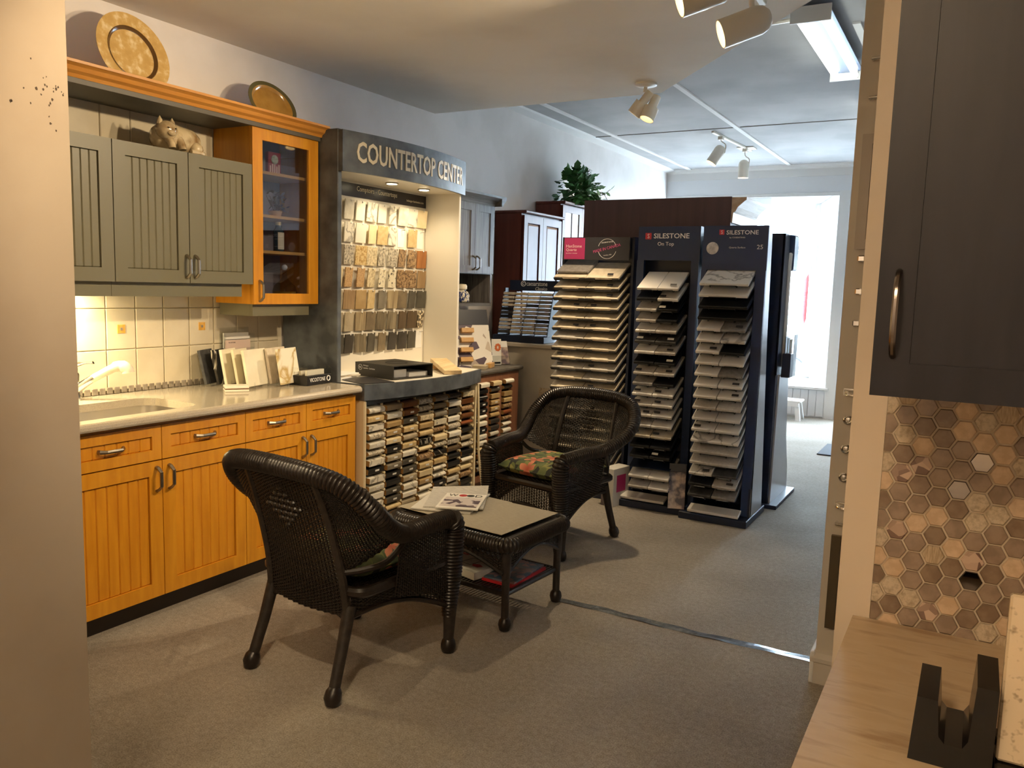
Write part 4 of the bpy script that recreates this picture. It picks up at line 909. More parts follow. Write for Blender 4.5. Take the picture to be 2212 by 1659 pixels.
# right rack
r2 = easel_rack('right navy slab rack with silver side and round photo badge', -1.612, -1.194, 5.315, 1.945, True)
h2 = MB().box(-1.612, -1.194, 5.330, 5.345, 1.66, 1.945).part('header', NAVY_F, r2)
MB().box(-1.612, -1.578, 5.318, 5.345, .05, 1.66).part('stile', NAVY_F, r2); MB().box(-1.258, -1.194, 5.318, 5.345, .05, 1.66).part('stile', NAVY_F, r2)
LW = LETTER_W; yh = 5.3295
REDL = mat('red logo', S(196, 48, 62), rough=.4)
text('SILESTONE', h2, LW, (-1.462, yh, 1.888), (1, 0, 0), (0, 0, 1), w=.205, h=.027, depth=.001, bold=.012)
lg = MB().box(-1.508, -1.476, yh-.0012, yh, 1.887, 1.919).part('logo_square', REDL, h2); text('S', lg, LW, (-1.497, yh-.0013, 1.892), (1, 0, 0), (0, 0, 1), w=.011, h=.023, depth=.0006)
text('by COSENTINO', h2, LW, (-1.44, yh, 1.862), (1, 0, 0), (0, 0, 1), w=.10, h=.011, depth=.0008)
text('Quartz Surface', h2, LW, (-1.44, yh, 1.798), (1, 0, 0), (0, 0, 1), w=.105, h=.013, depth=.0008)
text('25', h2, LW, (-1.262, yh, 1.795), (1, 0, 0), (0, 0, 1), w=.038, h=.028, depth=.0008)
MB().lathe([(.04, 0), (.04, .0012)], 32).xf(frame_mat((-1.548, yh, 1.80), (1, 0, 0), (0, 0, 1), (0, -1, 0))).part('photo_badge', mat('grey photo', S(150, 150, 158), S(214, 210, 206), 'noise', 20, rough=.4), h2)
R2 = ['V', 'W', 'K', 'K', 'WM', 'WV', 'WK', 'WW', 'WM', 'WW', 'WW', 'GG', 'WW', 'VW', 'V', 'G', 'G', 'VD', 'KG', 'DM']
slab_rack(r2, R2, -1.577, -1.260, 5.175, 1.555, .0728, 'the right navy rack', holder=wire_holder)
MB().box(-.17, .17, 0, .09, 0, .02, .003).xf(Matrix.Translation((-1.415, 5.215, .052)) @ Matrix.Rotation(math.radians(16), 4, 'X')).solo('quartz_sample', QZ['W'], 'white slab lying on the base of the right navy rack', 'slab')
# middle rack
r1 = easel_rack('middle navy slab rack headed On Top', -2.085, -1.648, 5.37, 1.948)
h1 = MB().box(-2.085, -1.648, 5.385, 5.40, 1.72, 1.948).part('header', NAVY_F, r1)
MB().box(-2.085, -2.035, 5.373, 5.40, .05, 1.72).part('stile', NAVY_F, r1); MB().box(-1.70, -1.648, 5.373, 5.40, .05, 1.72).part('stile', NAVY_F, r1)
yh = 5.3845
text('SILESTONE', h1, LW, (-1.975, yh, 1.868), (1, 0, 0), (0, 0, 1), w=.25, h=.034, depth=.001, bold=.012)
lg = MB().box(-2.035, -1.992, yh-.0012, yh, 1.862, 1.905).part('logo_square', REDL, h1); text('S', lg, LW, (-2.02, yh-.0013, 1.869), (1, 0, 0), (0, 0, 1), w=.014, h=.030, depth=.0006)
text('On Top', h1, LW, (-1.945, yh, 1.812), (1, 0, 0), (0, 0, 1), w=.115, h=.032, depth=.001)
R1 = ['WW', 'KW', 'GK', 'GK', 'VG', 'DD', 'WG', 'KK', 'GG', 'MK', 'WW', 'WW', 'WW', 'VW', 'CC', 'KK', 'KK', '', 'WW', 'GW']
slab_rack(r1, R1, -2.015, -1.722, 5.215, 1.515, .0715, 'the middle navy rack', holder=wire_holder)
MB().box(-.16, .16, 0, .09, 0, .02, .003).xf(Matrix.Translation((-1.93, 5.275, .052)) @ Matrix.Rotation(math.radians(16), 4, 'X')).solo('quartz_sample', QZ['W'], 'white slab lying on the base of the middle navy rack', 'slab')
# left rack
r0 = easel_rack('black slab rack with a magenta badge on its header', -2.715, -2.150, 5.455, 1.885)
CHH = mat('charcoal header', S(50, 51, 58), rough=.4)
h0 = MB().box(-2.70, -2.175, 5.450, 5.470, 1.72, 1.882).part('header', CHH, r0)
yh = 5.4495
pk = MB().box(-2.685, -2.52, yh-.0012, yh, 1.725, 1.877).part('magenta_badge', mat('magenta', S(176, 52, 104), rough=.4), h0)
PK = mat('pale pink lettering', S(236, 214, 214), rough=.5)
text('HanStone', pk, PK, (-2.67, yh-.0014, 1.808), (1, 0, 0), (0, 0, 1), w=.125, h=.022, depth=.0006)
text('Quartz', pk, PK, (-2.67, yh-.0014, 1.780), (1, 0, 0), (0, 0, 1), w=.085, h=.022, depth=.0006)
text('BEAUTIFULLY CANADIAN', pk, PK, (-2.67, yh-.0014, 1.764), (1, 0, 0), (0, 0, 1), w=.09, h=.006, depth=.0005)
for a0, a1 in ((20, 165), (200, 345)):
    MB().tube([(-2.345+.07*math.cos(math.radians(a0+(a1-a0)*i/20)), yh-.001, 1.80+.07*math.sin(math.radians(a0+(a1-a0)*i/20))) for i in range(21)], .0016, 4).part('stamp_ring', LW, h0)
text('MADE IN CANADA', h0, mat('pink lettering', S(206, 84, 140), rough=.5), (-2.45, yh, 1.768), (1, 0, .25), (-.25, 0, 1), w=.215, h=.021, depth=.0008)
text('DESIGNED BY NATURE', h0, LW, (-2.39, yh, 1.838), (1, 0, .1), (-.1, 0, 1), w=.09, h=.009, depth=.0006)
text('London, ON', h0, LW, (-2.37, yh, 1.748), (1, 0, .12), (-.12, 0, 1), w=.06, h=.009, depth=.0006)
R0 = ['CC', 'CC', 'CC', 'CC', 'CC', 'CC', 'GC', 'CC', 'CC', 'GG', 'CG', 'CC', 'CC', 'GC', 'CC', 'DC', 'MC', 'CC', 'DM', 'CC']
slab_rack(r0, R0, -2.715, -2.205, 5.36, 1.578, .0728, 'the black rack', holder=lip_holder)
MB().box(-.125, .125, 0, .2, 0, .014, .002).xf(Matrix.Translation((-2.58, 5.38, 1.622)) @ Matrix.Rotation(TILT, 4, 'X')).solo('quartz_sample', QZ['M'], 'grey veined slab leaning on top of the black rack', 'slab')
mbx = thing('magazine_box', 'white cardboard file box with magenta print at the foot of the black rack', 'box', (-2.13, 5.30, .05), math.radians(-12), None, True)
MB().box(-.05, .05, -.10, .10, 0, .27, .002).part('file_box', PAPER2, mbx)
MB().box(-.0505, -.02, -.1006, -.10, .0, .27).part('grey_band', mat('grey band', S(110, 100, 100), rough=.5), mbx)
MB().box(.0500, .0508, -.06, .05, .10, .22).part('magenta_patch', mat('magenta', None), mbx)
mbx.location = (-2.135, 5.29, .0)
lfl = thing('leaflet_holder', 'dark family photo leaflet standing between the navy racks', 'leaflet', (-1.675, 5.24, .05))
m = Matrix.Translation((-1.672, 5.245, .05)) @ Matrix.Rotation(math.radians(18), 4, 'Z') @ Matrix.Rotation(math.radians(-8), 4, 'X')
MB().grid(lambda u, v: (-.055+.11*u, -.02*math.sin(PI*u)*0-.012*(2*u-1)**2, .30*v), 8, 6).xf(m).part('leaflet', mat('family print', S(96, 92, 98), S(196, 176, 160), 'noise', 14, rough=.3, lo=.45, hi=.62), lfl)
MB().box(-.056, .056, -.016, -.013, .25, .305).xf(m).part('dark_header', DKPAPER, lfl)
MB().box(-.058, .058, -.018, .004, -.002, .0).box(-.058, .058, .001, .004, 0, .25).xf(m).part('holder', ACRYL, lfl)
# rear rack behind the right one
r3 = thing('slab_rack', 'rear black rack with flared silver side behind the right navy rack', 'rack', (-1.4, 6.1, 0), group='quartz slab racks')
MB().box(-1.60, -1.125, 5.80, 6.46, 0, .03, .003).part('base', NAVY, r3)
MB().prism([(5.85, .03), (6.42, .03), (6.40, .20), (6.28, .45), (6.20, .95), (5.90, .95)], 'x', -1.192, -1.18).part('side_facing', SILVER, r3, label='flared silver side panel')
MB().prism([(5.83, .03), (5.90, .03), (5.90, 1.93), (5.83, 1.93)], 'x', -1.60, -1.195).part('back_panel', NAVY, r3)
MB().prism([(5.83, .95), (6.02, .95), (5.98, 1.93), (5.83, 1.93)], 'x', -1.205, -1.19).part('upper_side', NAVY, r3)
MB().box(-1.60, -1.16, 6.00, 6.16, 1.68, 1.93, .01).part('header_box', NAVY_F, r3)
MB().tube(smoothpath([(-1.185, 5.99, 1.0), (-1.185, 5.99, 1.7), (-1.182, 6.02, 1.80), (-1.175, 6.06, 1.83)], 6), .016, 8).part('white_edge', WHITE_P, r3, True)
for i in range(9):
    inst(slab_mesh('W' if i % 3 else 'G', .36), 'stored_slab', r3, (-1.40, 6.30, .15+.085*i), (TILT, 0, PI))
pkt = thing('brochure_pocket', 'black brochure pocket on the rear rack side', 'brochure', (-1.15, 6.0, .92))
MB().box(-1.178, -1.118, 5.92, 6.02, .93, 1.10, .003).part('pocket', NAVY, pkt)
for i, (a, m_) in enumerate(((0, DKPAPER), (.015, mat('greenish print', S(120, 130, 120), rough=.4)), (.03, PAPER2))):
    MB().box(-1.165+a, -1.161+a, 5.93, 6.01, .96, 1.22-.01*i).part('leaflet', m_, pkt)
MB().box(-1.125, -1.121, 6.03, 6.14, .93, 1.23).xf(Matrix.Identity(4)).part('leaflet', mat('navy white cover', S(60, 70, 96), S(220, 222, 228), 'noise', 5, rough=.3), pkt)
# ---------------------------------------------------------------- small stone block rack on the peninsula
cs = thing('block_rack', 'small black rack of stone blocks headed caesarstone Classico', 'rack', (-3.26, 5.95, 1.0555))
def cface(z): return 5.865+(z-1.06)*.25
MB().box(-3.53, -3.045, 5.86, 6.06, 1.0558, 1.11, .003).part('base', NAVY, cs)
hs = MB().box(-3.455, -2.985, 6.0, 6.008, 1.480, 1.566).part('header', NAVY, cs)
text('caesarstone', hs, LW, (-3.295, 5.9995, 1.522), (1, 0, 0), (0, 0, 1), w=.195, h=.030, depth=.0008)
MB().tube([(-3.325+.021*math.cos(2*PI*i/24), 5.9992, 1.538+.021*math.sin(2*PI*i/24)) for i in range(24)], .0035, 4, closed=True).part('logo_ring', LW, hs)
MB().tube([(-3.325+.009*math.cos(.6+4.9*i/12), 5.9992, 1.538+.009*math.sin(.6+4.9*i/12)) for i in range(13)], .003, 4).part('logo_ring', LW, hs)
text('Classico', hs, LW, (-3.21, 5.9995, 1.486), (1, 0, 0), (0, 0, 1), w=.11, h=.027, depth=.0008, shear=.3)
CW = .117
for i in range(5):
    x = -3.50+CW*i; MB().add([(x-.003, cface(1.11)+.012, 1.11), (x+.003, cface(1.11)+.012, 1.11), (x+.003, 6.06, 1.11), (x-.003, 6.06, 1.11), (x-.003, cface(1.47)+.02, 1.47), (x+.003, cface(1.47)+.02, 1.47), (x+.003, 6.06, 1.47), (x-.003, 6.06, 1.47)], [(0, 1, 2, 3), (4, 5, 6, 7), (0, 1, 5, 4), (1, 2, 6, 5), (2, 3, 7, 6), (3, 0, 4, 7)]).part('divider', NAVY, cs)
for i in (0, 4): MB().box(-3.50+CW*i-.004, -3.50+CW*i+.004, 6.0, 6.06, 1.46, 1.50).part('header_arm', NAVY, cs)
CB = ['CCCG', 'CCCM', 'CCCM', 'CCDG', 'KCGM', 'DGGM', 'KCMG', 'GCCK', 'GCCM', 'GCCG', 'DCCG']
for r, row in enumerate(CB):
    z = 1.443-.0315*r; y = cface(z)
    trm = MB().box(-3.50, -3.50+4*CW, y+.004, 6.05, z-.0035, z-.001).part('shelf_tray', NAVY, cs)
    for c, k_ in enumerate(row):
        key = ('blk', k_)
        if key not in qm: qm[key] = MB().box(-.052, .052, 0, .075, 0, .021, .002).mesh('stone_block', QZ[k_])
        o = inst(qm[key], 'stone_block', None, (-3.50+CW*(c+.5), y, z))
        tag(o, '%s stone block, %s from left, %s row down of the small black rack' % (QN[k_], ORD[c+1], ORD[r+1]), 'stone block', 'stone blocks in the small rack')
# ---------------------------------------------------------------- things on the beige worktop
ZT = .9255
def lean_slab(label, x, y, w, h, a, lean, m_, t=.016, stand=True, z=ZT+.012):
    t_ = thing('stone_sample', label, 'slab', (x, y, ZT), group='stone slabs on the worktop')
    m = Matrix.Translation((x, y, z)) @ Matrix.Rotation(math.radians(a), 4, 'Z') @ Matrix.Rotation(math.radians(-lean), 4, 'Y')
    MB().box(-t, 0, -w/2, w/2, 0, h, .002).xf(m).part('slab', m_, t_)
    if stand:
        for s_ in (-.3, .3):
            m2 = Matrix.Translation((x, y, ZT)) @ Matrix.Rotation(math.radians(a), 4, 'Z')
            MB().box(-.05, .012, s_*w-.004, s_*w+.004, 0, .012).box(.006, .010, s_*w-.004, s_*w+.004, 0, .034).xf(m2).part('easel', ACRYL, t_)
    return t_, m
WS = mat('white stone', S(236, 230, 208), S(228, 220, 196), 'noise', 8, rough=.25)
lean_slab('dark grey slab leaning at the left end of the slab row', -3.635, 3.06, .15, .19, 26, 12, QZ['D'])
lean_slab('black veined slab standing second in the slab row', -3.60, 3.115, .15, .19, 26, 12, mat('black veined stone', S(210, 204, 190), S(24, 24, 26), 'vein', 3, rough=.15, lo=0, hi=.02))
lean_slab('pale slab with a grey back standing third in the slab row', -3.54, 3.125, .16, .195, 22, 10, WS)
lean_slab('thin white slab standing fourth in the slab row', -3.50, 3.17, .16, .195, 22, 10, mat('warm white stone', S(228, 218, 190), rough=.25))
lean_slab('white slab tucked behind the broad plain one', -3.455, 3.20, .16, .19, 20, 10, mat('pale beige stone', S(222, 214, 192), rough=.25))
lean_slab('broad plain white slab at the front of the slab row', -3.385, 3.165, .20, .20, 13, 10, WS)
lean_slab('beige slab tucked behind the veined white one', -3.40, 3.335, .18, .20, 13, 10, QZ['C'])
lean_slab('white slab with a golden corner vein at the right of the row', -3.325, 3.345, .19, .20, 13, 10, mat('golden vein stone', S(190, 162, 104), S(238, 232, 212), 'vein', 3.5, rough=.2, lo=0, hi=.05))
for i, (k_, h) in enumerate((('W', .012), ('BR', .004), ('W', .012))):
    MB().box(-.05, .05, -.06, .06, 0, h, .002).xf(Matrix.Translation((-3.37, 2.985, ZT+(0, .0125, .017)[i])) @ Matrix.Rotation(math.radians(-35), 4, 'Z')).solo('stone_coaster', SM[k_], ('white coaster at the bottom of the small worktop stack', 'thin brown coaster in the middle of the small worktop stack', 'white coaster on top of the small worktop stack')[i], 'coaster', 'coasters on the worktop')
lh = thing('leaflet_rack', 'clear wall leaflet rack with white leaflets above the slabs', 'leaflet rack', (-3.69, 3.27, 1.0))
MB().box(XW+.012, XW+.015, 3.17, 3.38, 1.02, 1.235).box(XW+.06, XW+.063, 3.17, 3.38, 1.02, 1.12).box(XW+.012, XW+.063, 3.17, 3.173, 1.02, 1.2).box(XW+.012, XW+.063, 3.377, 3.38, 1.02, 1.2).box(XW+.012, XW+.063, 3.17, 3.38, 1.015, 1.02).part('holder', ACRYL, lh)
MB().box(XW+.022, XW+.03, 3.185, 3.365, 1.022, 1.205).part('leaflet', PAPER, lh); l2 = MB().box(XW+.045, XW+.05, 3.18, 3.36, 1.022, 1.165).part('leaflet', mat('pinkish leaflet', S(214, 190, 176), rough=.5), lh)
l3 = MB().box(XW+.034, XW+.04, 3.185, 3.365, 1.17, 1.185).part('leaflet', PAPER, lh)
text('VICOSTONE', l2, DKPAPER, (XW+.0505, 3.20, 1.148), (0, 1, 0), (0, 0, 1), w=.05, h=.007, depth=.0004)
bxv = thing('sample_box', 'black sample box lettered VICOSTONE at the worktop end', 'box', (-3.29, 3.53, ZT))
m = Matrix.Translation((-3.24, 3.475, ZT)) @ Matrix.Rotation(math.radians(4), 4, 'Z')
sb_ = MB().box(-.13, 0, -.105, .105, 0, .055, .002).xf(m).part('tray', BLACK, bxv)
MB().box(-.13, -.002, -.105, -.102, .055, .10).box(-.13, -.002, .102, .105, .055, .10).box(-.13, -.127, -.105, .105, .055, .10).box(-.004, -.002, -.105, .105, .055, .10).xf(m).part('clear_cover', ACRYL, bxv)
text('VICOSTONE', sb_, LW, m @ V(.0006, -.085, .020), m.to_3x3() @ V(0, 1, 0), (0, 0, 1), w=.135, h=.022, depth=.0008)
MB().tube([tuple(m @ V(.001, .078+.014*math.cos(2*PI*i/20), .031+.014*math.sin(2*PI*i/20))) for i in range(20)], .0032, 4, closed=True).part('logo_ring', LW, sb_)
for i in range(5): MB().box(-.03-.022*i, -.016-.022*i, -.09+.03*(i % 2), .06+.02*(i % 3), .056, .085-.003*i).xf(m).part('sample_card', SM[('W', 'K', 'WG', 'DG', 'W')[i]], bxv)
# ---------------------------------------------------------------- wicker furniture
def resample(P, step):
    P = [Vector(p) for p in P]; out = [P[0]]; acc = 0; L = [0]
    for a, b in zip(P, P[1:]): L.append(L[-1]+(b-a).length)
    n = max(2, int(L[-1]/step)); j = 0
    for i in range(1, n+1):
        t = L[-1]*i/n
        while j < len(L)-2 and L[j+1] < t: j += 1
        f = (t-L[j])/max(1e-9, L[j+1]-L[j]); out.append(P[j].lerp(P[j+1], min(1, f)))
    return out
def roll(mb, path, R, pitch=.011, n=10, closed=False, depth=.10, taper=None):
    P = resample(path if not closed else list(path)+[path[0]], pitch/4)
    if closed: P = P[:-1]
    rs = [(R if not taper else R*taper(i/len(P)))*(1+depth*(abs(math.sin(PI*i/4))-.5)) for i in range(len(P))]
    mb.tube(P, rs, n, closed=closed)
def weave(mb, Sf, nu, nv, r=.003, amp=.0035, warp=True):
    e = 1e-3
    for j in range(nv+1):
        v = j/nv; pts = []
        for i in range(nu*2+1):
            u = i/(nu*2); p = Vector(Sf(u, v))
            du_ = Vector(Sf(min(1, u+e), v))-Vector(Sf(max(0, u-e), v)); dv_ = Vector(Sf(u, min(1, v+e)))-Vector(Sf(u, max(0, v-e)))
            nn = du_.cross(dv_); nn = nn.normalized() if nn.length > 1e-12 else V(0, 1, 0)
            s_ = 0 if i % 2 else (amp if ((i//2+j) % 2) else -amp)
            pts.append(p+nn*s_)
        mb.tube(pts, r, 4, cap=False)
    if warp:
        for i in range(nu+1):
            mb.tube([Sf(i/nu, k_/10) for k_ in range(11)], r*1.0, 4, cap=False)
def lerp(a, b, t): return V(*a).lerp(V(*b), t)
def poly_at(P, t):
    x = t*(len(P)-1); i = min(int(x), len(P)-2); return P[i].lerp(P[i+1], x-i)
def make_chair(label):
    t = thing('wicker_armchair', label, 'chair', (0, 0, 0), 0, 'wicker armchairs', True)
    R = smoothpath([(.268, .30, .570), (.292, .13, .585), (.316, -.02, .592), (.362, -.15, .652), (.372, -.238, .732), (.312, -.312, .818), (.185, -.350, .852), (0, -.362, .860)], 8)
    full = R + [V(-p.x, p.y, p.z) for p in R[::-1][1:]]
    b = MB(); roll(b, full, .036, .015, 12, depth=.16); b.part('rim_roll', WICKER, t, True)
    iarm, itop = 16, 48
    rimseg = R[iarm:itop+1]
    stake = [V(.215, -.205, .30), V(.205, -.228, .47), V(.195, -.290, .70), V(.183, -.345, .845)]
    st_up = smoothpath(stake[1:], 8)
    for s_ in (1, -1):
        fl = lambda p: V(p.x*s_, p.y, p.z)
        b = MB(); weave(b, lambda u, v: fl(poly_at(st_up, v).lerp(poly_at(rimseg, v), u)+V(0, -.02*math.sin(PI*u)*(1-v), -.015*math.sin(PI*u)*(1-v))), 20, 50); b.part('back_wing', WICKER, t)
        b = MB(); b.tube([tuple(fl(p)) for p in smoothpath(stake, 6)], .016, 8); b.part('back_stake', WICKER_L, t, True)
        b = MB(); b.tube([tuple(fl(p)) for p in smoothpath([V(.205, -.228, .47), V(.25, -.17, .475), V(.30, -.09, .50), V(.33, -.02, .575)], 5)], .012, 8); b.part('wing_edge', WICKER, t, True)
        arm = R[:18]
        b = MB(); weave(b, lambda u, v: fl(lerp((.285-.0*v, .30, .27), (.285, -.03, .34), u).lerp(poly_at(arm, u), v)), 26, 38); b.part('arm_panel', WICKER, t)
        # front pillar and front leg
        b = MB(); roll(b, [fl(p) for p in smoothpath([V(.268, .305, .567), V(.268, .325, .535), V(.267, .322, .46), V(.268, .313, .32), V(.272, .304, .20), V(.273, .302, .16)], 8)], 0.046, .014, 12, depth=.15, taper=lambda q: 1.0-.38*max(0, q-.55)/.45); b.part('front_pillar', WICKER, t, True)
        lg = MB(); lg.tube([tuple(fl(p)) for p in (V(.277, .303, .20), V(.276, .301, .10), V(.275, .30, .055))], [.030, .024, .022], 10); lg = lg.part('leg', WICKER_L, t, True)
        b = MB(); b.lathe([(.022, .06), (.028, .05), (.032, .035), (.032, .02), (.026, .004), (.018, 0)], 12, (.275*s_, .30, 0)); b.part('foot', WICKER, lg, True)
        lg = MB(); lg.tube([tuple(fl(p)) for p in (V(.215, -.195, .34), V(.222, -.238, .19), V(.233, -.292, .03))], [.025, .022, .021], 10); lg = lg.part('leg', WICKER_L, t, True)
        b = MB(); b.tube([tuple(fl(p)) for p in (V(.2305, -.280, .063), V(.232, -.285, .05), V(.234, -.294, .026), V(.235, -.298, .004))], [.022, .030, .033, .024], 12); b.part('foot', WICKER, lg, True)
        # side apron
        b = MB(); weave(b, lambda u, v: fl(lerp((.279, .30, .20), (.222, -.20, .30), u).lerp(lerp((.285, .30, .38), (.235, -.205, .41), u), v)+V(0, 0, .05*math.sin(PI*u)*(1-v))), 28, 15); b.part('side_apron', WICKER, t)
        b = MB(); b.tube([tuple(fl(lerp((.279, .30, .20), (.222, -.20, .30), i/12)+V(0, 0, .05*math.sin(PI*i/12)))) for i in range(13)], .012, 8); b.part('apron_edge', WICKER, t, True)
    b = MB(); weave(b, lambda u, v: V((1-2*u)*(.215-.03*v), 0, 0)+V(0, poly_at(smoothpath(stake, 6), v).y-.028*math.sin(PI*u), poly_at(smoothpath(stake, 6), v).z), 26, 78); b.part('back_panel', WICKER, t)
    b = MB()
    for i in range(-3, 4):
        for j in range(-3, 4):
            if abs(i)+abs(j) <= 3:
                z = .70+.024*(j); y = -.318-.0035*(j)*2
                b.ball((.034*i*.8, y, z), .013, 8, (1.2, .8, .75))
    b.part('back_knots', WICKER, t, True)
    for nm, y, z0, z1, xw, arch in (('front_apron', .305, .20, .385, .275, .07), ('rear_apron', -.205, .285, .41, .222, .05)):
        b = MB(); weave(b, lambda u, v: V((2*u-1)*xw, y, z0+(z1-z0)*v+arch*math.sin(PI*u)*(1-v)), 30, 15); b.part(nm, WICKER, t)
        b = MB(); b.tube([((2*i/14-1)*xw, y, z0+arch*math.sin(PI*i/14)) for i in range(15)], .012, 8); b.part('apron_edge', WICKER, t, True)
    seat = rrect(-.27, .27, -.20, .30, .05, 4)
    b = MB(); b.tube([(x, y, .395) for x, y in seat], .020, 8, closed=True); b.part('seat_frame', WICKER, t, True)
    b = MB(); weave(b, lambda u, v: V(-.26+.52*u, -.19+.48*v, .396), 30, 40, .004); b.part('seat_weave', WICKER, t)
    return t
# floral cushion material: leaf and flower print
def floral():
    m = bpy.data.materials.new('floral print'); m.use_nodes = True; nt = m.node_tree; N = nt.nodes; L = nt.links; b = N['Principled BSDF']; b.inputs['Roughness'].default_value = .8
    tc = N.new('ShaderNodeTexCoord')
    def math_(op, a, bb=None):
        n = N.new('ShaderNodeMath'); n.operation = op
        for i, q in enumerate((a, bb)):
            if q is None: continue
            if isinstance(q, (int, float)): n.inputs[i].default_value = q
            else: L.new(q, n.inputs[i])
        return n.outputs[0]
    def mix(f, a, bb):
        n = N.new('ShaderNodeMix'); n.data_type = 'RGBA'; L.new(f, n.inputs[0])
        for i, q in ((6, a), (7, bb)):
            if isinstance(q, tuple): n.inputs[i].default_value = (*q, 1)
            else: L.new(q, n.inputs[i])
        return n.outputs[2]
    def petals(scale, n, R, off):
        mp = N.new('ShaderNodeMapping'); mp.inputs['Location'].default_value = off; L.new(tc.outputs['Object'], mp.inputs[0])
        nz = N.new('ShaderNodeTexVoronoi'); nz.voronoi_dimensions = '3D'; nz.inputs['Scale'].default_value = scale; nz.inputs['Randomness'].default_value = .75; L.new(mp.outputs[0], nz.inputs['Vector'])
        sub = N.new('ShaderNodeVectorMath'); sub.operation = 'SUBTRACT'; L.new(mp.outputs[0], sub.inputs[0]); L.new(nz.outputs['Position'], sub.inputs[1])
        sp = N.new('ShaderNodeSeparateXYZ'); L.new(sub.outputs[0], sp.inputs[0]); sc_ = N.new('ShaderNodeSeparateColor'); L.new(nz.outputs['Color'], sc_.inputs[0])
        ang = math_('ADD', math_('ARCTAN2', sp.outputs[1], sp.outputs[0]), math_('MULTIPLY', sc_.outputs[0], 6.28))
        rad = math_('SQRT', math_('ADD', math_('MULTIPLY', sp.outputs[0], sp.outputs[0]), math_('MULTIPLY', sp.outputs[1], sp.outputs[1])))
        pet = math_('POWER', math_('ABSOLUTE', math_('COSINE', math_('MULTIPLY', ang, n/2))), 1.3)
        lim = math_('MULTIPLY', math_('ADD', math_('MULTIPLY', pet, .85), .15), R)
        return math_('LESS_THAN', rad, lim), math_('DIVIDE', rad, R), sc_.outputs[1]
    c = (.012, .016, .010)
    f, q, rnd_ = petals(11, 2, .075, (.3, .1, 0)); c = mix(f, c, mix(rnd_, S(74, 86, 44), S(128, 126, 66)))
    f, q, rnd_ = petals(9, 3, .08, (.7, .45, 0)); c = mix(f, c, mix(q, S(46, 62, 38), S(94, 104, 58)))
    f, q, rnd_ = petals(7.5, 5, .066, (.15, .62, 0)); f = math_('MULTIPLY', f, math_('GREATER_THAN', rnd_, .42)); c = mix(f, c, mix(q, S(150, 62, 42), S(196, 130, 96)))
    L.new(c, b.inputs['Base Color']); return m
FLORAL = floral()
def cushion(label, loc, rz):
    def fn(u, v):
        x, y = (2*u-1), (2*v-1)
        sx = math.copysign(1-(1-abs(x))**1.0, x); e = (1-abs(x)**6)**.5*(1-abs(y)**6)**.5
        return (x*.245*(1-.05*y*y), y*.235*(1-.05*x*x), e)
    b = MB(); n = 20
    b.grid(lambda u, v: (fn(u, v)[0], fn(u, v)[1], .045+.05*fn(u, v)[2]), n, n); b.grid(lambda u, v: (fn(u, v)[0], fn(u, v)[1], .045-.043*fn(u, v)[2]), n, n)
    t = thing('seat_cushion', label, 'cushion', loc, rz, 'floral cushions', True)
    b.part('cover', FLORAL, t, True)
    loop = [(fn(i/40, 0)[0], fn(i/40, 0)[1], .045) for i in range(40)]+[(fn(1, i/40)[0], fn(1, i/40)[1], .045) for i in range(40)]+[(fn(1-i/40, 1)[0], fn(1-i/40, 1)[1], .045) for i in range(40)]+[(fn(0, 1-i/40)[0], fn(0, 1-i/40)[1], .045) for i in range(40)]
    MB().tube(loop, .005, 6, closed=True).part('piping', FLORAL, t, True)
    return t
chA = make_chair('dark wicker armchair seen from behind, nearest the camera')
chB = copy_tree(chA); chB['label'] = 'dark wicker armchair facing the camera in front of the slab racks'
chA.location = (-2.10, 2.42, 0); chA.rotation_euler = (0, 0, math.radians(-6))
chB.location = (-2.124, 4.323, 0); chB.rotation_euler = (0, 0, math.radians(169))
cushion('floral cushion on the near armchair', (-2.10+.05*math.sin(math.radians(6)), 2.42+.05, .413), math.radians(-6))
cushion('floral cushion on the far armchair by the racks', (-2.124-.05*math.sin(math.radians(169)), 4.323+.05*math.cos(math.radians(169)), .413), math.radians(169))
# coffee table
tb = thing('wicker_table', 'small dark wicker coffee table between the armchairs', 'table', (-2.0, 3.24, 0), math.radians(-5), None, True)
TH = .415
edge = [(x, y, TH-.02) for x, y in rrect(-.345, .345, -.245, .245, .05, 5)]
b = MB(); roll(b, edge, .034, .015, 12, closed=True, depth=.16); b.part('rolled_edge', WICKER, tb, True)
MB().box(-.33, .33, -.23, .23, TH-.02, TH+.004, .002).part('top', WICKER_L, tb)
for s_ in (-1, 1):
    for nm, fn in (('long_apron', lambda u, v, s_=s_: V((2*u-1)*.315, s_*.235, TH-.05-(.10*(1-v)*(1-.75*math.sin(PI*u))))), ('short_apron', lambda u, v, s_=s_: V(s_*.325, (2*u-1)*.215, TH-.05-(.10*(1-v)*(1-.75*math.sin(PI*u)))))):
        b = MB(); n = 22
        weave(b, lambda u, v: fn(u, v*.55), n, 8, .003)
        for i in range(n):
            b.tube([tuple(fn(i/n, .5)), tuple(fn(min(1, (i+1.2)/n), 1))], .0028, 4); b.tube([tuple(fn((i+1)/n, .5)), tuple(fn(max(0, (i-.2)/n), 1))], .0028, 4)
        b.tube([tuple(fn(i/16, 0)) for i in range(17)], .009, 6); b.part(nm, WICKER, tb)
for x in (-1, 1):
    for y in (-1, 1):
        lg = MB().tube([(x*.315, y*.215, TH-.03), (x*.315, y*.215, .26), (x*.315, y*.215, .24), (x*.315, y*.215, .05)], [.024, .022, .0185, .0175], 10).part('leg', WICKER_L, tb, True)
        MB().lathe([(.018, .06), (.026, .05), (.03, .03), (.024, .006), (.015, 0)], 12, (x*.315, y*.215, 0)).part('foot', WICKER, lg, True)
zs_ = .165
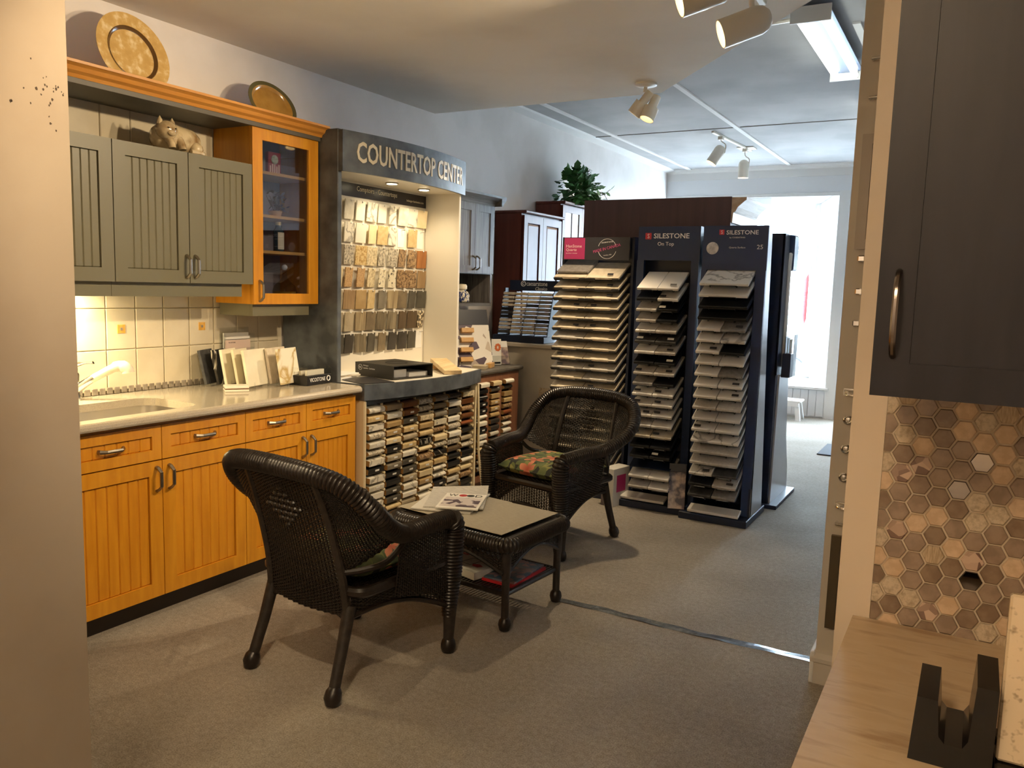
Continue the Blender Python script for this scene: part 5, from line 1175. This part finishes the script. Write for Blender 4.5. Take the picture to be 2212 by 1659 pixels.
MB().tube([(x, y, zs_) for x, y in ((-.315, -.215), (.315, -.215), (.315, .215), (-.315, .215))], .011, 6, closed=True).part('shelf_frame', WICKER, tb)
sl = MB().tube([(0, -.21, 0), (0, .21, 0)], .006, 6).mesh('shelf_slat', WICKER)
for i in range(33): inst(sl, 'shelf_slat', tb, (-.30+.01875*i, 0, zs_+.001))
def flat(x, y, w, d, h, z, a, base=tb):
    c_, s_ = math.cos(math.radians(-5)), math.sin(math.radians(-5))
    return Matrix.Translation((-2.0+x*c_-y*s_, 3.24+x*s_+y*c_, z)) @ Matrix.Rotation(math.radians(a-5), 4, 'Z')
zm = TH+.017
mm = MB().box(-.33, .04, -.205, .235, 0, .003, .001).xf(flat(-.03, .02, 0, 0, 0, zm, -2)); mm.solo('table_mat', MATGREY, 'taupe woven placemat under the newspapers', 'placemat', 'placemats on the coffee table')
mm = MB().box(-.02, .31, -.235, .225, 0, .003, .001).xf(flat(-.01, .01, 0, 0, 0, zm+.0035, -1)); mm.solo('table_mat', MATGREY, 'taupe woven placemat bare at the right of the table', 'placemat', 'placemats on the coffee table')
zn = zm+.0072
def paper(label, x, y, w, d, h, a, m_, z, curl=0, cat='newspaper', parts=None):
    M_ = flat(x, y, 0, 0, 0, z, a)
    b = MB(); n = 12
    top = lambda u, v: (-w/2+w*u, -d/2+d*v, h+curl*max(0, (v-.6)/.4)**2*(.4+.6*u)); bot = lambda u, v: (-w/2+w*u, -d/2+d*v, 0+curl*max(0, (v-.6)/.4)**2*(.4+.6*u))
    b.grid(top, n, n); b.grid(bot, n, n)
    for k_ in range(n):
        for e0 in ((lambda q: (q, 0)), (lambda q: (q, 1)), (lambda q: (0, q)), (lambda q: (1, q))):
            p, q = e0(k_/n), e0((k_+1)/n); b.add([bot(*p), bot(*q), top(*q), top(*p)], [(0, 1, 2, 3)])
    t = thing(cat, label, cat, tuple(M_.translation)); b.xf(M_).part('sheets', m_, t)
    return t, M_
NEWS = mat('newsprint text', S(206, 204, 198), S(160, 158, 154), 'noise', 30, (1, 60, 1), rough=.7, rnd=False, lo=.45, hi=.6)
paper('folded newspaper at the bottom of the pile on the table', -.21, .05, .30, .38, .006, 22, PAPER2, zn)
paper('grey newspaper with a curled page on the coffee table', -.20, .08, .29, .34, .006, 32, NEWS, zn+.0065, .03)
t, M_ = paper('magazine lettered WOOD on top of the newspapers', -.13, .03, .205, .275, .006, 27, PAPER, zn+.0165, 0, 'magazine')
MB().box(-.09, .09, -.11, .06, .0062, .0066).xf(M_).part('cover_photo', mat('workshop print', S(214, 206, 206), S(84, 70, 88), 'cell', 26, rough=.3, lo=.5, hi=.6), t)
text('W', t, BLACK, M_ @ V(-.085, .080, .0064), M_.to_3x3() @ V(1, 0, 0), M_.to_3x3() @ V(0, 1, 0), w=.045, h=.04, depth=.0004)
MB().lathe([(.021, 0), (.021, .0006)], 20).xf(M_ @ Matrix.Translation((-.012, .10, .0063))).part('red_dot', REDP, t)
MB().lathe([(.016, 0), (.02, .0006)], 20).xf(M_ @ Matrix.Translation((.026, .10, .0063))).part('black_dot', BLACK, t)
text('D', t, BLACK, M_ @ V(.050, .080, .0064), M_.to_3x3() @ V(1, 0, 0), M_.to_3x3() @ V(0, 1, 0), w=.035, h=.04, depth=.0004)
zl = zs_+.0085
t, M_ = paper('thick white catalogue with red pictures on the table shelf', .01, -.05, .25, .22, .035, -10, PAPER, zl, 0, 'catalogue')
for x, y, w, d in ((-.10, .05, .05, .03), (.03, .06, .045, .03), (-.09, -.06, .045, .03), (.06, -.03, .06, .035)): MB().prism([(x-w/2, y), (x, y+d/2), (x+w/2, y+d*.2), (x+w*.3, y-d/2), (x-w*.3, y-d/2)], 'z', .0352, .0358).xf(M_).part('red_picture', REDP, t)
MB().tube([(-.03, -.05, .0356), (.03, -.05, .0356), (.03, .03, .0356), (-.03, .03, .0356)], .0008, 4, closed=True).xf(M_).part('line_drawing', DKPAPER, t)
paper('red edged magazine on the right of the table shelf', .215, .0, .165, .30, .012, 2, REDP, zl, 0, 'magazine')
paper('blue patterned magazine on top of the red one', .212, .005, .16, .29, .008, 5, mat('mixed print', S(80, 104, 124), S(150, 120, 128), 'cell', 30, rough=.25, lo=.3, hi=.7), zl+.0125, 0, 'magazine')
# ---------------------------------------------------------------- floor things
tp_ = MB(); n = 40
tp_.grid(lambda u, v: (-1.66+1.21*u, 3.455-.025+.05*v+.006*math.sin(u*9)+.003*math.sin(u*41), .002+.0015*math.sin(u*23+v*4)), n, 2)
tp_.solo('floor_tape', FOIL, 'silver tape strip across the carpet seam', 'tape')
MB().box(-1.23, -.45, 8.10, 8.72, .001, .012, .003).solo('door_mat', mat('charcoal mat', S(52, 54, 60), rough=.9, bump=.4, bscale=200), 'dark entrance mat on the carpet by the right edge', 'mat')
so = thing('step_stool', 'white plastic step stool before the window sill', 'stool', (-1.98, 10.25, 0))
MB().box(-2.20, -1.76, 10.12, 10.38, .215, .245, .012).part('seat', WHITE_P, so)
for x in (-1, 1):
    for y in (-1, 1): MB().add([(-1.98+x*.19, 10.25+y*.10, .22), (-1.98+x*.14, 10.25+y*.10, .22), (-1.98+x*.14, 10.25+y*.06, .22), (-1.98+x*.19, 10.25+y*.06, .22), (-1.98+x*.225, 10.25+y*.135, 0), (-1.98+x*.17, 10.25+y*.135, 0), (-1.98+x*.17, 10.25+y*.09, 0), (-1.98+x*.225, 10.25+y*.09, 0)], [(0, 1, 2, 3), (4, 7, 6, 5), (0, 4, 5, 1), (1, 5, 6, 2), (2, 6, 7, 3), (3, 7, 4, 0)]).part('leg', WHITE_P, so)
MB().box(-2.17, -1.79, 10.125, 10.135, .17, .22).part('apron', WHITE_P, so)
bk = thing('bicycle', 'bicycle parked outside the shop window', 'bicycle', (-2.9, 13.6, -.12))
RUB = mat('tyre rubber', S(52, 52, 54), rough=.7)
for x in (-2.62, -3.66):
    w = MB().tube([(x+.33*math.cos(2*PI*i/40), 13.6, .66-.46+.33*math.sin(2*PI*i/40)) for i in range(40)], .02, 8, closed=True).part('wheel', RUB, bk, True)
    for i in range(14): MB().tube([(x, 13.6, .23), (x+.32*math.cos(2*PI*i/14), 13.6, .23+.32*math.sin(2*PI*i/14))], .0016, 4).part('spoke', STEEL, w)
for pth in ([(-3.66, 13.6, .23), (-3.2, 13.6, .23), (-2.85, 13.6, .95), (-3.35, 13.6, .95), (-3.2, 13.6, .23)], [(-3.66, 13.6, .23), (-3.36, 13.6, .95), (-3.4, 13.6, 1.05)], [(-2.62, 13.6, .23), (-2.82, 13.6, .95), (-2.87, 13.6, 1.08)]): MB().tube(pth, .016, 8).part('frame_tube', mat('bike blue', S(60, 90, 120), rough=.35), bk)
MB().box(-3.5, -3.28, 13.56, 13.64, 1.05, 1.09, .02).part('saddle', BLACK, bk)
MB().tube([(-2.87, 13.36, 1.08), (-2.87, 13.84, 1.08)], .012, 8).part('handlebar', STEEL, bk)
fl_ = thing('red_flag', 'red flag hanging outside the window post', 'flag', (-2.3, 13.0, 1.0))
MB().tube([(-2.28, 13.0, -.12), (-2.24, 13.0, 2.1)], .012, 6).part('pole', STEEL, fl_)
MB().grid(lambda u, v: (-2.27-.09*u, 13.0+.03*math.sin(u*6), 1.15+.75*v-.25*u), 6, 6).part('cloth', mat('red cloth', S(206, 60, 60), rough=.7), fl_)
# ---------------------------------------------------------------- right foreground
rc = thing('dark_wall_cabinet', 'dark espresso wall cabinet with raised door panel at the right edge', 'cabinet', (.25, 1.43, 1.38))
c0, c1x, YF = -.126, .62, 1.255
MB().box(c0+.002, c1x, YF+.02, YH-.007, 1.385, 2.35).part('carcass', DKCAB, rc)
dr_ = MB().plate([(c0, 1.38), (.30, 1.38), (.30, 2.345), (c0, 2.345)], [[(c0+.048, 1.428), (.252, 1.428), (.252, 2.297), (c0+.048, 2.297)]], 'y', YF, YF+.02).part('door', DKCAB, rc)
a, b_, c_, e_ = c0+.048, .252, 1.428, 2.297
MB().loft([[(a, YF+.003, c_), (b_, YF+.003, c_), (b_, YF+.003, e_), (a, YF+.003, e_)], [(a+.013, YF+.014, c_+.013), (b_-.013, YF+.014, c_+.013), (b_-.013, YF+.014, e_-.013), (a+.013, YF+.014, e_-.013)]]).part('panel', DKCAB, dr_)
MB().plate([(.303, 1.38), (c1x, 1.38), (c1x, 2.345), (.303, 2.345)], [[(.351, 1.428), (c1x-.048, 1.428), (c1x-.048, 2.297), (.351, 2.297)]], 'y', YF, YF+.02).box(.351, c1x-.048, YF+.012, YF+.016, 1.428, 2.297).part('door', DKCAB, rc)
MB().tube(smoothpath([(-.1, YF, 1.437), (-.1, YF-.012, 1.443), (-.1, YF-.026, 1.462), (-.1, YF-.03, 1.495), (-.1, YF-.026, 1.53), (-.1, YF-.012, 1.549), (-.1, YF, 1.555)], 4), .0045, 8).part('handle', mat('dark nickel', S(130, 122, 116), rough=.2, metal=1), dr_, True)
rw = thing('right_worktop', 'travertine look laminate worktop in the right foreground', 'worktop', (.4, .6, .887))
MB().prism([(-.157, .892), (-.157, .925), (.9, .925), (.9, .888), (-.150, .888)], 'y', -.45, YH-.0075).part('slab', TRAV, rw)
MB().box(-.135, .9, -.45, -.43, .888, .9251).part('edge_band', TRAV, rw)
rb_ = thing('right_base_cabinet', 'dark base cabinet with round knobs under the right worktop', 'cabinet', (.4, .6, 0))
MB().box(-.11, .9, -.43, YH-.009, .10, .887).part('carcass', DKCAB, rb_); MB().box(-.05, .9, -.43, YH-.009, 0, .10).part('toe_kick', TOEK, rb_)
for i, (y0, y1) in enumerate(((-.42, .06), (.065, .56), (.565, 1.06), (1.065, 1.585))):
    for z0, z1 in ((.72, .88), (.12, .715)):
        f = MB().box(-.13, -.11, y0, y1, z0, z1, .004).part('drawer' if z0 > .5 else 'door', DKCAB, rb_)
        yk = (y0+y1)/2 if z0 > .5 else y1-.05; zk = .80 if z0 > .5 else .64
        MB().lathe([(.006, 0), (.006, .014), (.016, .020), (.017, .028), (.010, .034)], 14).xf(frame_mat((-.13, yk, zk), (0, 1, 0), (0, 0, 1), (-1, 0, 0))).part('knob', CHROME, f, True)
# black holder and granite slab
hd = thing('slab_holder', 'black plastic slab holder with two prongs on the right worktop', 'holder', (.01, 1.17, .9255))
hz = .9255
MB().prism([(-.032, hz), (.062, hz), (.062, 1.042), (.038, 1.042), (.034, .968), (.028, .957), (.008, .957), (.001, .965), (-.003, 1.012), (-.027, 1.012)], 'y', 1.125, 1.235).part('fork', BLACK_G, hd)
MB().box(.062, .30, 1.12, 1.20, hz, hz+.014, .003).part('base_bar', BLACK_G, hd)
MB().box(.062, .30, 1.205, 1.235, hz, hz+.020, .003).part('back_bar', BLACK_G, hd)
MB().box(.27, .30, 1.125, 1.235, hz, 1.03, .004).part('side_plate', BLACK_G, hd)
m = Matrix.Translation((.066, 1.150, .942)) @ Matrix.Rotation(math.radians(-10), 4, 'X')
MB().box(0, .19, 0, .022, 0, .21, .003).xf(m).solo('granite_sample', GRANITE, 'speckled beige granite slab standing in the black holder', 'slab')
# handles on the grey wall
def wall_knob(z, kind, label, x=-.392):
    t = thing('hardware_sample', label, 'handle', (x, 3.27, z), group='sample handles on the grey wall')
    y = 3.27
    if kind == 'knob':
        MB().lathe([(.008, 0), (.007, .014), (.015, .02), (.016, .028), (.010, .032)], 16).xf(frame_mat((x, y, z), (1, 0, 0), (0, 0, 1), (0, -1, 0))).part('knob', CHROME, t, True)
    elif kind == 'ring':
        MB().lathe([(.006, 0), (.006, .012), (.017, .014), (.018, .02), (.014, .022)], 18).xf(frame_mat((x, y, z), (1, 0, 0), (0, 0, 1), (0, -1, 0))).part('knob', CHROME, t, True)
        MB().tube([(x+.013*math.cos(2*PI*i/20), y-.023, z+.013*math.sin(2*PI*i/20)) for i in range(20)], .003, 6, closed=True).part('ring', CHROME, t, True)
    elif kind == 'cup':
        b = MB(); b.grid(lambda u, v: (x+.012+.035*math.cos(PI*(1-u)), y-.004-.024*math.sin(PI*u)*math.sin(PI/2*v), z+.02*math.cos(PI/2*v)*1.0-.012), 14, 6); b.part('cup', CHROME, t, True)
        MB().box(x-.025, x+.05, y-.003, y, z-.014, z+.012).part('plate', CHROME, t)
    elif kind == 'bar':
        MB().tube(smoothpath([(x-.012, y, z), (x-.012, y-.02, z), (x-.004, y-.028, z), (x+.09, y-.028, z), (x+.10, y-.02, z), (x+.10, y, z)], 3), .006, 8).part('bar', CHROME, t, True)
    elif kind == 'square':
        MB().box(x-.012, x+.014, y-.02, y, z-.012, z+.012, .004).part('knob', CHROME, t)
    return t
for z, k_, l in ((1.655, 'square', 'topmost square chrome knob on the grey wall'), (1.535, 'square', 'second square chrome knob down the grey wall'), (1.418, 'square', 'third square chrome knob down the grey wall'),
                 (1.160, 'cup', 'chrome cup pull on the grey wall below the square knobs'), (1.055, 'ring', 'first round chrome knob under the cup pull'), (.945, 'ring', 'second round chrome knob under the cup pull'),
                 (.835, 'ring', 'third round chrome knob under the cup pull'), (.725, 'cup', 'lower chrome cup pull on the grey wall'), (.655, 'bar', 'chrome bar pull just above the framed door sample'),
                 (2.225, 'bar', 'chrome towel bar above the framed door panel'), (2.36, 'bar', 'topmost chrome towel bar on the grey wall')):
    wall_knob(z, k_, l)
def door_sample(label, z0, z1, m_, x0=-.418):
    t = thing('door_sample', label, 'door sample', (-.25, 3.27, z0))
    MB().plate([(x0, z0), (-.10, z0), (-.10, z1), (x0, z1)], [[(x0+.035, z0+.035), (-.135, z0+.035), (-.135, z1-.035), (x0+.035, z1-.035)]], 'y', 3.25, 3.27).part('frame', m_, t)
    MB().box(x0+.035, -.135, 3.262, 3.27, z0+.035, z1-.035).part('panel', m_, t)
door_sample('dark bronze framed door sample low on the grey wall', .235, .605, mat('bronze frame', S(96, 84, 66), rough=.3, metal=.4))
door_sample('pale framed door sample high on the grey wall', 1.69, 2.10, mat('pale sample paint', S(186, 176, 166), rough=.4))
# ---------------------------------------------------------------- lamps
def can_lamp(root, mouth, back, r, on=True, rounded=True):
    a, b = V(*back), V(*mouth); d = (b-a).normalized(); L = (b-a).length
    prof = [(.001, -r*.9), (r*.5, -r*.78), (r*.85, -r*.45), (r, 0), (r, L), (r*.93, L), (r*.9, L-.03), (r*.3, L-.09)] if rounded else [(.001, 0), (r*.62, 0), (r*.62, L*.5), (r, L*.5), (r*1.0, L), (r*.92, L), (r*.85, L-.02), (r*.3, L-.06)]
    ax = d.orthogonal().normalized()
    h = MB().lathe(prof, 28).xf(frame_mat(a, ax, d.cross(ax), d)).part('lamp_head', LAMPW, root, True)
    if on: MB().ball(tuple(a+d*(L-.055)), r*.55, 14).part('bulb', BULB, h, True)
    return b, d
sd = thing('double_spotlight', 'white ceiling spotlight with two stepped heads', 'spotlight', (-1.93, 4.99, ZS-.03), 0)
MB().lathe([(.068, 0), (.068, -.012), (.03, -.022)], 28, (-1.93, 4.99, ZS)).part('ceiling_plate', LAMPW, sd, True)
MB().tube([(-1.93, 4.99, ZS-.01), (-1.935, 4.985, ZS-.055)], .012, 8).part('stem', LAMPW, sd)
dS = [can_lamp(sd, (-1.995, 4.97, 2.612), (-1.895, 4.985, 2.745), .046, rounded=False), can_lamp(sd, (-1.905, 4.96, 2.575), (-1.865, 5.01, 2.72), .046, rounded=False)]
tr = thing('track_light', 'white track light with two bullet heads at the top', 'spotlight', (-.94, 3.4, ZS-.03))
MB().box(-.955, -.925, 2.85, 3.80, ZS-.022, ZS, .003).part('track', LAMPW, tr)
dT = []
for (mo, ba) in (((-1.045, 3.535, 2.597), (-.905, 3.60, 2.655)), ((-1.09, 3.12, 2.610), (-.955, 3.19, 2.665))):
    dT.append(can_lamp(tr, mo, ba, .060))
    MB().tube([(ba[0]-.03, ba[1], ba[2]+.04), (-.94, ba[1], ba[2]+.075), (-.94, ba[1], ZS-.02)], .012, 8).part('stem', LAMPW, tr)
    MB().box(-.962, -.918, ba[1]-.03, ba[1]+.03, ZS-.05, ZS-.02, .004).part('adapter', LAMPW, tr)
rt_ = thing('rear_track_light', 'short white track light with two heads near the shop front', 'spotlight', (-2.38, 8.7, ZC-.03))
MB().box(-.015, .015, -.60, .60, -.02, 0, .003).xf(Matrix.Translation((-2.37, 8.68, ZC)) @ Matrix.Rotation(math.radians(-4), 4, 'Z')).part('track', LAMPW, rt_)
MB().box(-2.43, -2.25, 9.05, 9.22, ZC-.012, ZC, .003).part('ceiling_plate', LAMPW, rt_)
dR = []
for mo, ba in (((-2.47, 8.28, 2.80), (-2.40, 8.32, 2.93)), ((-2.352, 9.10, 2.755), (-2.352, 9.10, 2.90))):
    dR.append(can_lamp(rt_, mo, ba, .056)); p = V(*ba)
    MB().tube(smoothpath([tuple(p+V(.05, 0, -.03)), tuple(p+V(.055, 0, .05)), (p.x+.01, p.y, p.z+.09), (p.x+.005, p.y, ZC-.02)], 4), .006, 6).part('yoke', LAMPW, rt_)
    MB().box(p.x-.02, p.x+.03, p.y-.03, p.y+.03, ZC-.05, ZC-.015, .004).part('adapter', LAMPW, rt_)
def fluo(label, x, y0, y1, ZC=ZC, TUBE=TUBE):
    t = thing('fluorescent_fixture', label, 'ceiling light', (x, (y0+y1)/2, ZC-.10), group='fluorescent fixtures')
    MB().prism([(x-.09, ZC-.03), (x-.10, ZC-.055), (x-.085, ZC-.06), (x-.03, ZC-.066), (x+.03, ZC-.066), (x+.085, ZC-.06), (x+.10, ZC-.055), (x+.09, ZC-.03)], 'y', y0+.012, y1-.012).part('housing', mat('painted reflection blue', S(104, 124, 160), rough=.3), t)  # blue reflection in the reflector is put into the housing colour
    for y in (y0, y1-.012): MB().box(x-.105, x+.105, y, y+.012, ZC-.115, ZC-.03).part('end_plate', WHITE_P, t)
    for y in (y0+.15, y1-.2): MB().box(x-.03, x+.03, y, y+.05, ZC-.03, ZC).part('bracket', WHITE_P, t)
    for dx in (-.062, .062):
        MB().tube([(x+dx, y0+.03, ZC-.092), (x+dx, y1-.03, ZC-.092)], .018, 12).part('tube', TUBE, t, True)
        for y in (y0+.012, y1-.034): MB().box(x+dx-.012, x+dx+.012, y, y+.022, ZC-.105, ZC-.055).part('socket', WHITE_P, t)
    return t
fluo('twin tube fluorescent fixture nearest the diagonal ceiling edge', -.915, 4.72, 6.08)
fluo('twin tube fluorescent fixture half hidden further back', -.85, 7.15, 8.5)
MB().tube(smoothpath([(-.87, 6.085, ZC-.05), (-.79, 6.25, ZC-.06), (-.81, 6.45, ZC-.09), (-.77, 6.65, ZC-.07), (-.76, 7.15, ZC-.03)], 6), .008, 6).solo('ceiling_cable', LAMPW, 'white cable looping between the fluorescent fixtures', 'cable', smooth=True)
MB().tube(smoothpath([(-1.62, 4.96, ZC-.012), (-1.4, 4.98, ZC-.014), (-1.2, 4.97, ZC-.02), (-1.02, 4.97, ZC-.014)], 5), .012, 6).solo('ceiling_cable', LAMPW, 'flat cream cable running to the nearest fluorescent fixture', 'cable', smooth=True)
# light of the lamp heads
def head_light(bd, power, angle=100, size=.04):
    b, d = bd; light('SPOT', tuple(b+d*.004), power, WARM, size, to=tuple(b+d), angle=angle, blend=.7, name='spot_bulb')
for bd in dT: head_light(bd, 84, 86)
for bd in dS: head_light(bd, 75, 90)
for bd in dR: head_light(bd, 70, 110)
light('AREA', (-3.61, 2.125, 1.447), 13, (1, .80, .45), .07, to=(-3.61, 2.125, 0), sy=.32, name='strip_bulb')
fluo('added unseen warm tube fill fixture on the low ceiling behind the camera', -.45, -1.7, -.4, ZS, emit('added fill tube', (1, .73, .44), 125))  # added unseen fixture that gives the near area soft warm fill
# the same kind of spotlights further back on the soffit, behind the camera
for x, y, tx, ty, tz, pw, lab in ((-.94, .9, -3.05, 2.3, .5, 84, 'white ceiling spotlight aimed at the yellow cabinets'), ):
    sp2 = thing('ceiling_spotlight', lab, 'spotlight', (x, y, ZS-.2), group='rear ceiling spotlights')
    MB().lathe([(.06, 0), (.06, -.012), (.03, -.02)], 24, (x, y, ZS)).part('ceiling_plate', LAMPW, sp2, True)
    d = (V(tx, ty, tz)-V(x, y, ZS-.15)).normalized(); ba = V(x, y, ZS-.13)
    MB().tube([(x, y, ZS-.01), tuple(ba)], .012, 8).part('stem', LAMPW, sp2)
    head_light(can_lamp(sp2, tuple(ba+d*.15), tuple(ba), .05), pw, 62)
